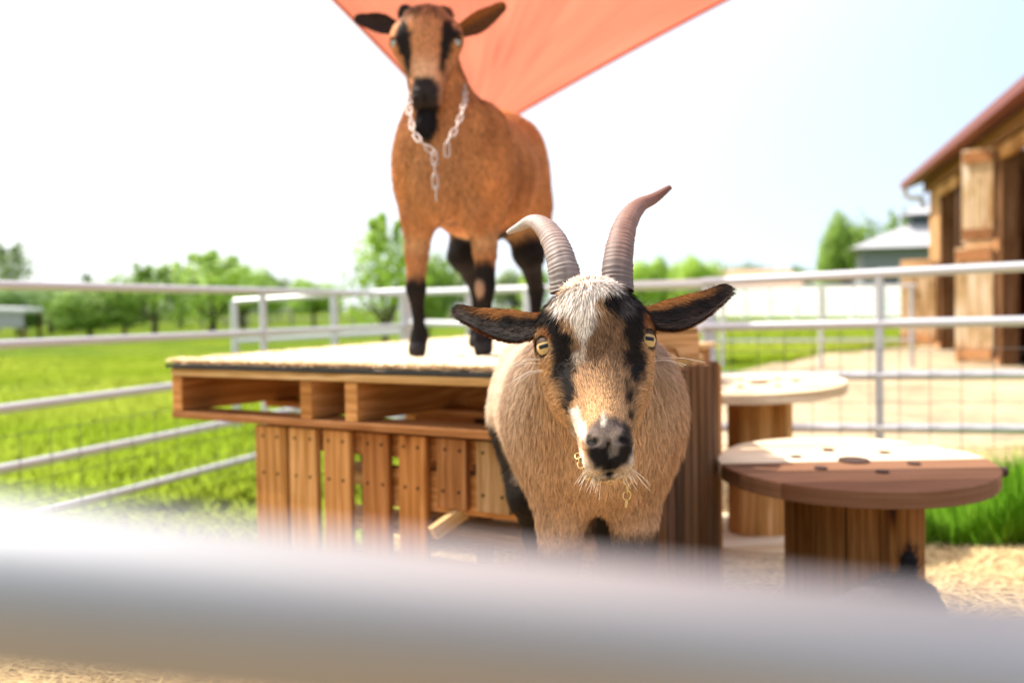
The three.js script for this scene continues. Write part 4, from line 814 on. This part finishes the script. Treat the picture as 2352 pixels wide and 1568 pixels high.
function chainAlong(parent, pts, len, half, r, mat) {  // links threaded along a line, every second one turned
  const c = new THREE.CatmullRomCurve3(pts), n = Math.max(1, Math.round(c.getLength() / (len * 0.8))), up = V(0, 0, 1);
  const g = new THREE.TorusGeometry(half, r, 7, 22), p = g.attributes.position; for (let i = 0; i < p.count; i++) p.setX(i, p.getX(i) + Math.sign(p.getX(i)) * 0 + (p.getX(i) > 0 ? 1 : -1) * Math.max(0, len / 2 - half) * clamp(Math.abs(p.getX(i)) / (half * 0.5)));
  g.computeVertexNormals();
  for (let i = 0; i < n; i++) {
    const q = c.getPointAt((i + 0.5) / n), d = c.getTangentAt((i + 0.5) / n), side = V().crossVectors(up, d).normalize(), f = V().crossVectors(d, side), a = (i % 2 ? 1.35 : 0.15) + 0.25 * Math.sin(i * 2.3);
    const y = side.clone().multiplyScalar(Math.cos(a)).addScaledVector(f, Math.sin(a)), z = V().crossVectors(d, y), o = mesh('link', g, mat, parent);
    o.quaternion.setFromRotationMatrix(new THREE.Matrix4().makeBasis(d, y, z)); o.position.copy(q).sub(parent.position);
  }
}

// ---- the brown goat on the platform
{
  const TURNB = -0.27, t = thing('goat', 'hornless orange brown goat with black legs standing on the straw mat', 'goat', V(-0.098, 0.702, -2.6), TURNB);
  const skin = new Skin(), inv = (p) => p.sub(t.position).applyAxisAngle(UPV, -TURNB);
  const headP = inv(at(976, 22, 2.33)), HM = place(euler(-0.13, 0.27 - 0.02, 0.0), headP);
  const S = 1.1; HM.scale(V(1, 1.0, 1.12));
  const toHead = (x, y, z) => V(x, y, z).applyMatrix4(HM).toArray();
  const body = bodyPrims({ frontX: 0.084, hind: -0.27, girth: 0.96, lift: 0.056, tall: 0.034, shoulder: 0.084, thin: 0.82, hindX: 0.018, extra: [
    { e: [0, 0.515, 0.04], r: [0.095, 0.09, 0.12], k: 0.05 }, { e: [0, 0.56, -0.22], r: [0.11, 0.10, 0.13], k: 0.05 },
    { a: [0, 0.52, 0.17], b: toHead(0, -0.06, -0.10), ra: 0.092, rb: 0.058, k: 0.04 },
    { a: toHead(0, -0.06, -0.09), b: toHead(0, -0.16, -0.08), ra: 0.055, rb: 0.03, k: 0.03 },
    { m: 1, e: [0.07, 0.35, 0.215], r: [0.03, 0.05, 0.03], k: 0.03 }, { e: [0, 0.40, 0.26], r: [0.045, 0.075, 0.03], k: 0.04 }, { m: 1, a: [0.05, 0.58, 0.2], b: [0.085, 0.42, 0.2], ra: 0.03, rb: 0.03, k: 0.03 },
    { a: [0, 0.62, -0.35], b: [0.0, 0.60, -0.41], ra: 0.03, rb: 0.016, k: 0.03 },
  ] });
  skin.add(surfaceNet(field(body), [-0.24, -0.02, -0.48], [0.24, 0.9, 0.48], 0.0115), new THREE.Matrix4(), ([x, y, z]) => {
    const n = noise3(x * 14, y * 7, z * 14), n2 = noise3(x * 50, y * 18, z * 50);
    const n3 = noise3(x * 34, y * 9, z * 34); let c = mixc(RGB(228, 154, 98), RGB(178, 112, 68), clamp(0.45 + 0.4 * n + 0.3 * n2 + 0.35 * n3));
    c = mixc(c, RGB(178, 128, 90), sstep(0.1, 0.2, z) * sstep(0.62, 0.45, y) * sstep(0.14, 0.05, Math.abs(x)) * 0.7);  // chest coat tone, with its weaker light painted in
    c = mixc(c, RGB(222, 124, 50), sstep(0.52, 0.62, y) * sstep(0.12, 0, z) * 0.7);
    c = mixc(c, RGB(226, 184, 140), sstep(0.33, 0.29, y + 0.02 * n) * sstep(0.24, 0.29, y) * 0.5);
    c = mixc(c, RGB(216, 170, 120), sstep(0.06, 0.03, Math.hypot(y - 0.33, z + 0.14)) * 0.7);
    const fl = z > 0 ? sstep(0.215, 0.18, y + 0.025 * n2 + (x > 0 ? -0.02 : 0)) : sstep(0.36, 0.31, y + 0.03 * n);
    c = mixc(c, BLACK, fl);
    if (z > 0.19 && x > 0) c = mixc(c, RGB(176, 140, 118), sstep(0.02, 0.012, Math.hypot(x - 0.078, (y - 0.165) * 0.75)));
    if (z > 0.1) c = mixc(c, RGB(36, 30, 32), sstep(0.035, 0.02, Math.abs(x - 0.005)) * sstep(0.62, 0.64, y) * 0.0);
    c = mixc(c, RGB(244, 214, 190), sstep(0.05, 0.02, Math.hypot(y - 0.56 + 0.02 * n2, (z + 0.30) * 0.8)) * sstep(0.02, 0.05, x));  // sunlit spot on the rump painted as a pale patch of coat
    if (y < 0.035) c = HOOF;
    return { c, len: y < 0.04 ? 0 : y < 0.25 ? 0.006 : 0.016, d: [x, -0.9, z > 0.1 ? 0 : -0.6] };
  });
  const pL = [[918, 70], [935, 55], [950, 70], [952, 130], [946, 175], [938, 170], [930, 130], [914, 100]], pR = [[1020, 60], [1040, 55], [1062, 80], [1050, 105], [1032, 130], [1022, 175], [1014, 165], [1014, 110]], pM = [[948, 200], [960, 186], [1000, 186], [1012, 205], [1014, 268], [946, 268]];
  skin.add(surfaceNet(field(headPrims({ wide: 1.25, cheek: 0.86, cheekUp: 0.022 })), [-0.11, -0.25, -0.15], [0.11, 0.05, 0.04], 0.0042), HM, ([x, y, z]) => {
    const py = 24 - y * 985, px = 982 + x * 985, n = noise3(x * 90, y * 90, z * 90), w = n * 6, back = sstep(-0.04, -0.07, z);
    let c = mixc(RGB(208, 140, 96), RGB(236, 180, 140), sstep(120, 170, py) * sstep(40, 15, Math.abs(px - 982)));
    c = mixc(c, RGB(186, 116, 66), back * 0.6);
    c = mixc(c, BLACK, Math.max(blot(px, py, pL, 7, w), blot(px, py, pR, 7, w)) * (1 - back * 0.5));
    c = mixc(c, RGB(62, 40, 34), sstep(78, 44, py + w * 3) * (0.7 + 0.5 * n));
    c = mixc(c, RGB(50, 42, 42), blot(px, py, pM, 7, w * 0.5));
    c = mixc(c, RGB(40, 32, 32), sstep(-0.19, -0.21, y) * sstep(-0.03, -0.05, z));
    const ed = Math.min(...[-1, 1].map((s) => Math.hypot(x - s * 0.0725, y + 0.0725, z + 0.0135))); c = mixc(c, RGB(40, 30, 28), sstep(0.0145, 0.0115, ed));
    return { c, len: ed < 0.015 ? 0 : y > -0.05 && Math.abs(x) < 0.05 ? 0.016 : y < -0.18 ? 0.002 : 0.006, d: [x * 4, y > -0.05 ? 0.5 : 0.4, 0.1] };
  });
  const look = (dark) => (s, k, side, P) => ({ c: side > 0 ? mixc(dark ? RGB(40, 34, 38) : RGB(104, 66, 40), RGB(170, 100, 52), dark ? 0.05 : sstep(-0.2, 0.6, k) * 0.8) : RGB(150, 84, 44), len: 0.006, d: [1, 0, 0.1] });
  ear(skin, HM, [-0.064, -0.026, -0.05], [-1, 0.28, 0.02], 0, [-0.1, -0.2, 1], 0.112, 0.027, 0.8, 0.0, 0.0, look(true), 0.004);
  ear(skin, HM, [0.066, -0.034, -0.05], [1, 0.62, -0.1], 0, [0.2, -0.5, 1], 0.138, 0.029, 0.9, 0.0, 0.0, look(false), 0.004);
  // beard: a hanging lock
  const beard = surfaceNet(field([{ a: [0, -0.20, -0.06], b: [0, -0.262, -0.058], ra: 0.027, rb: 0.027 }, { a: [0.004, -0.262, -0.058], b: [0.01, -0.31, -0.05], ra: 0.027, rb: 0.012, k: 0.02 }]), [-0.06, -0.36, -0.12], [0.07, -0.15, 0], 0.006);
  skin.add(beard, HM, () => ({ c: RGB(34, 30, 34), len: 0.03, d: [0, -1, 0.1] }));
  const bumps = surfaceNet(field([{ e: [-0.05, 0.012, -0.05], r: [0.018, 0.02, 0.018] }, { e: [0.03, 0.008, -0.05], r: [0.03, 0.018, 0.02], k: 0.03 }]), [-0.08, -0.03, -0.09], [0.08, 0.05, -0.01], 0.005);
  skin.add(bumps, HM, ([x]) => ({ c: x < -0.03 ? RGB(44, 36, 36) : RGB(110, 66, 44), len: 0.014, d: [x * 5, 0.6, 0.3] }));
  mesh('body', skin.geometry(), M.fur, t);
  mesh('fur', skin.hair(120000, 0.0011, 99, (p) => p.z < -0.1 ? 0.8 : 1.1, 0.28, 0.3), M.fur, t).userData.kind = 'stuff';
  for (const s of [-1, 1]) eyeball(t, [s * 0.0705, -0.0725, -0.0145], [s * 0.62, -0.35, 0.75], 0.0105, [RGB(190, 196, 200), RGB(222, 226, 228)], HM);
  const c = thing('chain_collar', 'pale link chain collar hanging from the neck of the brown goat', 'chain', t.position.clone());
  const A = (l) => l.map(([x, y, z]) => at(x, y, z));
  chainAlong(c, A([[985, 150, 2.5], [956, 190, 2.44], [941, 226, 2.31], [940, 252, 2.24], [944, 280, 2.215], [955, 312, 2.175], [978, 336, 2.15], [998, 352, 2.14]]), 0.032, 0.0058, 0.0018, M.chain);
  chainAlong(c, A([[985, 150, 2.5], [1050, 180, 2.44], [1068, 220, 2.33], [1064, 244, 2.25], [1056, 274, 2.215], [1042, 304, 2.18], [1026, 328, 2.155]]), 0.032, 0.0058, 0.0018, M.chain);
  chainAlong(c, A([[997, 350, 2.135], [999, 404, 2.13], [1002, 458, 2.13]]), 0.032, 0.0058, 0.0018, M.chain);
  chainAlong(c, A([[1027, 324, 2.15], [1027, 364, 2.145]]), 0.032, 0.0058, 0.0018, M.chain);
}
// ---- the small dark goat at the lower right, mostly behind the near rail
{
  const g = ground(2010, 1.83), t = thing('goat', 'small grey goat with raised black tail behind the near rail at lower right', 'goat', g, -0.75);
  const k = 0.51, skin = new Skin();
  const body = bodyPrims({ frontX: 0.05, extra: [{ a: [0, 0.45, 0.15], b: [0, 0.40, 0.33], ra: 0.09, rb: 0.06, k: 0.06 }, { a: [0, 0.41, 0.34], b: [0, 0.30, 0.44], ra: 0.06, rb: 0.03, k: 0.04 }, { a: [0, 0.53, -0.30], b: [0, 0.61, -0.31], ra: 0.034, rb: 0.03, k: 0.02 }, { m: 1, a: [0.04, 0.44, 0.32], b: [0.12, 0.43, 0.30], ra: 0.012, rb: 0.02, k: 0.02 }] });
  skin.add(surfaceNet(field(body), [-0.24, -0.02, -0.45], [0.24, 0.78, 0.52], 0.014), new THREE.Matrix4().makeScale(k, k, k), ([x, y, z]) => ({ c: y > 0.555 && z < -0.2 ? RGB(26, 22, 24) : mixc(RGB(96, 88, 90), RGB(66, 60, 64), 0.5 + 0.5 * noise3(x * 30, y * 30, z * 30)), len: y < 0.04 ? 0 : y > 0.555 && z < -0.2 ? 0.034 : 0.012, d: [0, y > 0.555 && z < -0.2 ? 1 : -0.6, -0.5] }));
  mesh('body', skin.geometry(), M.fur, t);
  mesh('fur', skin.hair(60000, 0.0009, 55, null, 0.3, 0.4), M.fur, t).userData.kind = 'stuff';
}

// ------------------------------------------------------------ grass, straw
{
  const blade = (n, h, w, sp, seed, lean = 0.2) => { const r = rng(seed), p = [], nn = []; for (let i = 0; i < n; i++) { const a = r() * 6.28, x = (r() - 0.5) * sp, z = (r() - 0.5) * sp, H = h * (0.6 + 0.6 * r()), l = H * (lean + 0.6 * r()), dx = Math.cos(a), dz = Math.sin(a); p.push(x + dz * w, 0, z - dx * w, x - dz * w, 0, z + dx * w, x + dx * l, H, z + dz * l); for (let k = 0; k < 3; k++) nn.push(dx * 0.2, 1, dz * 0.2); } const g = new THREE.BufferGeometry(); g.setAttribute('position', new THREE.Float32BufferAttribute(p, 3)); g.setAttribute('normal', new THREE.Float32BufferAttribute(nn, 3)); return g; };
  const gm = new THREE.MeshPhysicalMaterial({ color: new THREE.Color(1, 1, 1), roughness: 1, specularIntensity: 0.05, side: THREE.DoubleSide });
  const scatter = (name, g, spots, seed, colf, kind = 'stuff') => { const o = new THREE.InstancedMesh(g, gm, spots.length), m = new THREE.Matrix4(), r = rng(seed), c = new THREE.Color(); spots.forEach(([x, y, z, s], i) => { m.makeRotationY(r() * 6.28).scale(V(s, s * (0.7 + 0.6 * r()), s)).setPosition(x, y, z); o.setMatrixAt(i, m); c.setRGB(...colf(x, z, r)); o.setColorAt(i, c); }); o.name = numbered(name); o.userData.kind = kind; scene.add(o); return o; };
  const r = rng(404), inPen = (x, z) => { const L = A0, Rr = CORNER; return ((Rr.x - L.x) * (z - L.z) - (Rr.z - L.z) * (x - L.x)); };
  const spots = [];
  while (spots.length < 60000) {
    const z = -(2.2 + 16 * Math.pow(r(), 1.6)), x = lerp(-0.62 * -z - 0.6, 0.05 * -z, r()); if (z > -2.75 || (x > -0.5 - 0.08 * (z + 2.3) && z > CORNER.z)) continue;
    const bare = fbm(x * 0.55 + 3, 0, z * 0.55, 3); if (bare > 0.16 && r() < 0.9) continue; spots.push([x, 0, z, 0.7 + 0.7 * r()]);
  }
  const green = (x, z, q) => { const n = 0.5 + 0.5 * noise3(x * 0.6, 2, z * 0.6), k = 0.75 + 0.5 * q(); return mixc(RGB(122, 146, 32), RGB(164, 172, 68), clamp(n * 0.8 + 0.3 * (q() - 0.5))).map((v) => v * k); };
  scatter('lawn_grass', blade(8, 0.045, 0.004, 0.10, 1, 0.9), spots, 2, green).userData.label = 'short bright lawn grass left of the pen';
  const s2 = []; for (let i = 0; i < 30000; i++) { const z = -(13.5 + 22 * r()), x = lerp(0.19 * -z, 0.4 * -z, r()); if (-z < 17.5 && x > 5.6) continue; if (z > -16 && x > 1.4 + (-z - 9.4) * 0.55) continue; s2.push([x, 0, z, 1 + r()]); }
  scatter('field_grass', blade(7, 0.06, 0.008, 0.14, 3, 0.9), s2, 4, green).userData.label = 'bright grass strip before the white board fence';
  const s3 = []; for (let i = 0; i < 2600; i++) { const p = at(2090 + 480 * r(), 900, 3.25 + 0.45 * r()), f = clamp((p.x - 1.35) / 0.5); s3.push([p.x, 0, p.z, (0.35 + 0.75 * f) * (0.7 + 0.5 * r())]); }
  scatter('tall_grass', blade(9, 0.18, 0.004, 0.08, 5), s3, 6, (x, z, q) => mixc(RGB(82, 136, 28), RGB(122, 164, 48), q())).userData.label = 'tall green grass tuft at the fence foot behind the front spool';
  const chip = blade(5, 0.012, 0.0022, 0.10, 7), p7 = chip.attributes.position; for (let i = 0; i < p7.count; i += 3) { p7.setX(i + 2, p7.getX(i) + (p7.getX(i + 2) - p7.getX(i)) * 7); p7.setZ(i + 2, p7.getZ(i) + (p7.getZ(i + 2) - p7.getZ(i)) * 7); }
  const s4 = []; for (let i = 0; i < 30000; i++) { const z = -(0.5 + 5 * r()), x = lerp(-1.9, 3.2, r()); if (z < -2.6 && x < -0.5) continue; s4.push([x, 0.012, z, 0.7 + 0.8 * r()]); }
  scatter('straw', chip, s4, 8, (x, z, q) => { const k = 0.7 + 0.5 * q(); return RGB(226, 200, 150).map((v) => v * k); }).userData.label = 'loose straw scattered over the pen floor';
}
renderer.render(scene, camera);
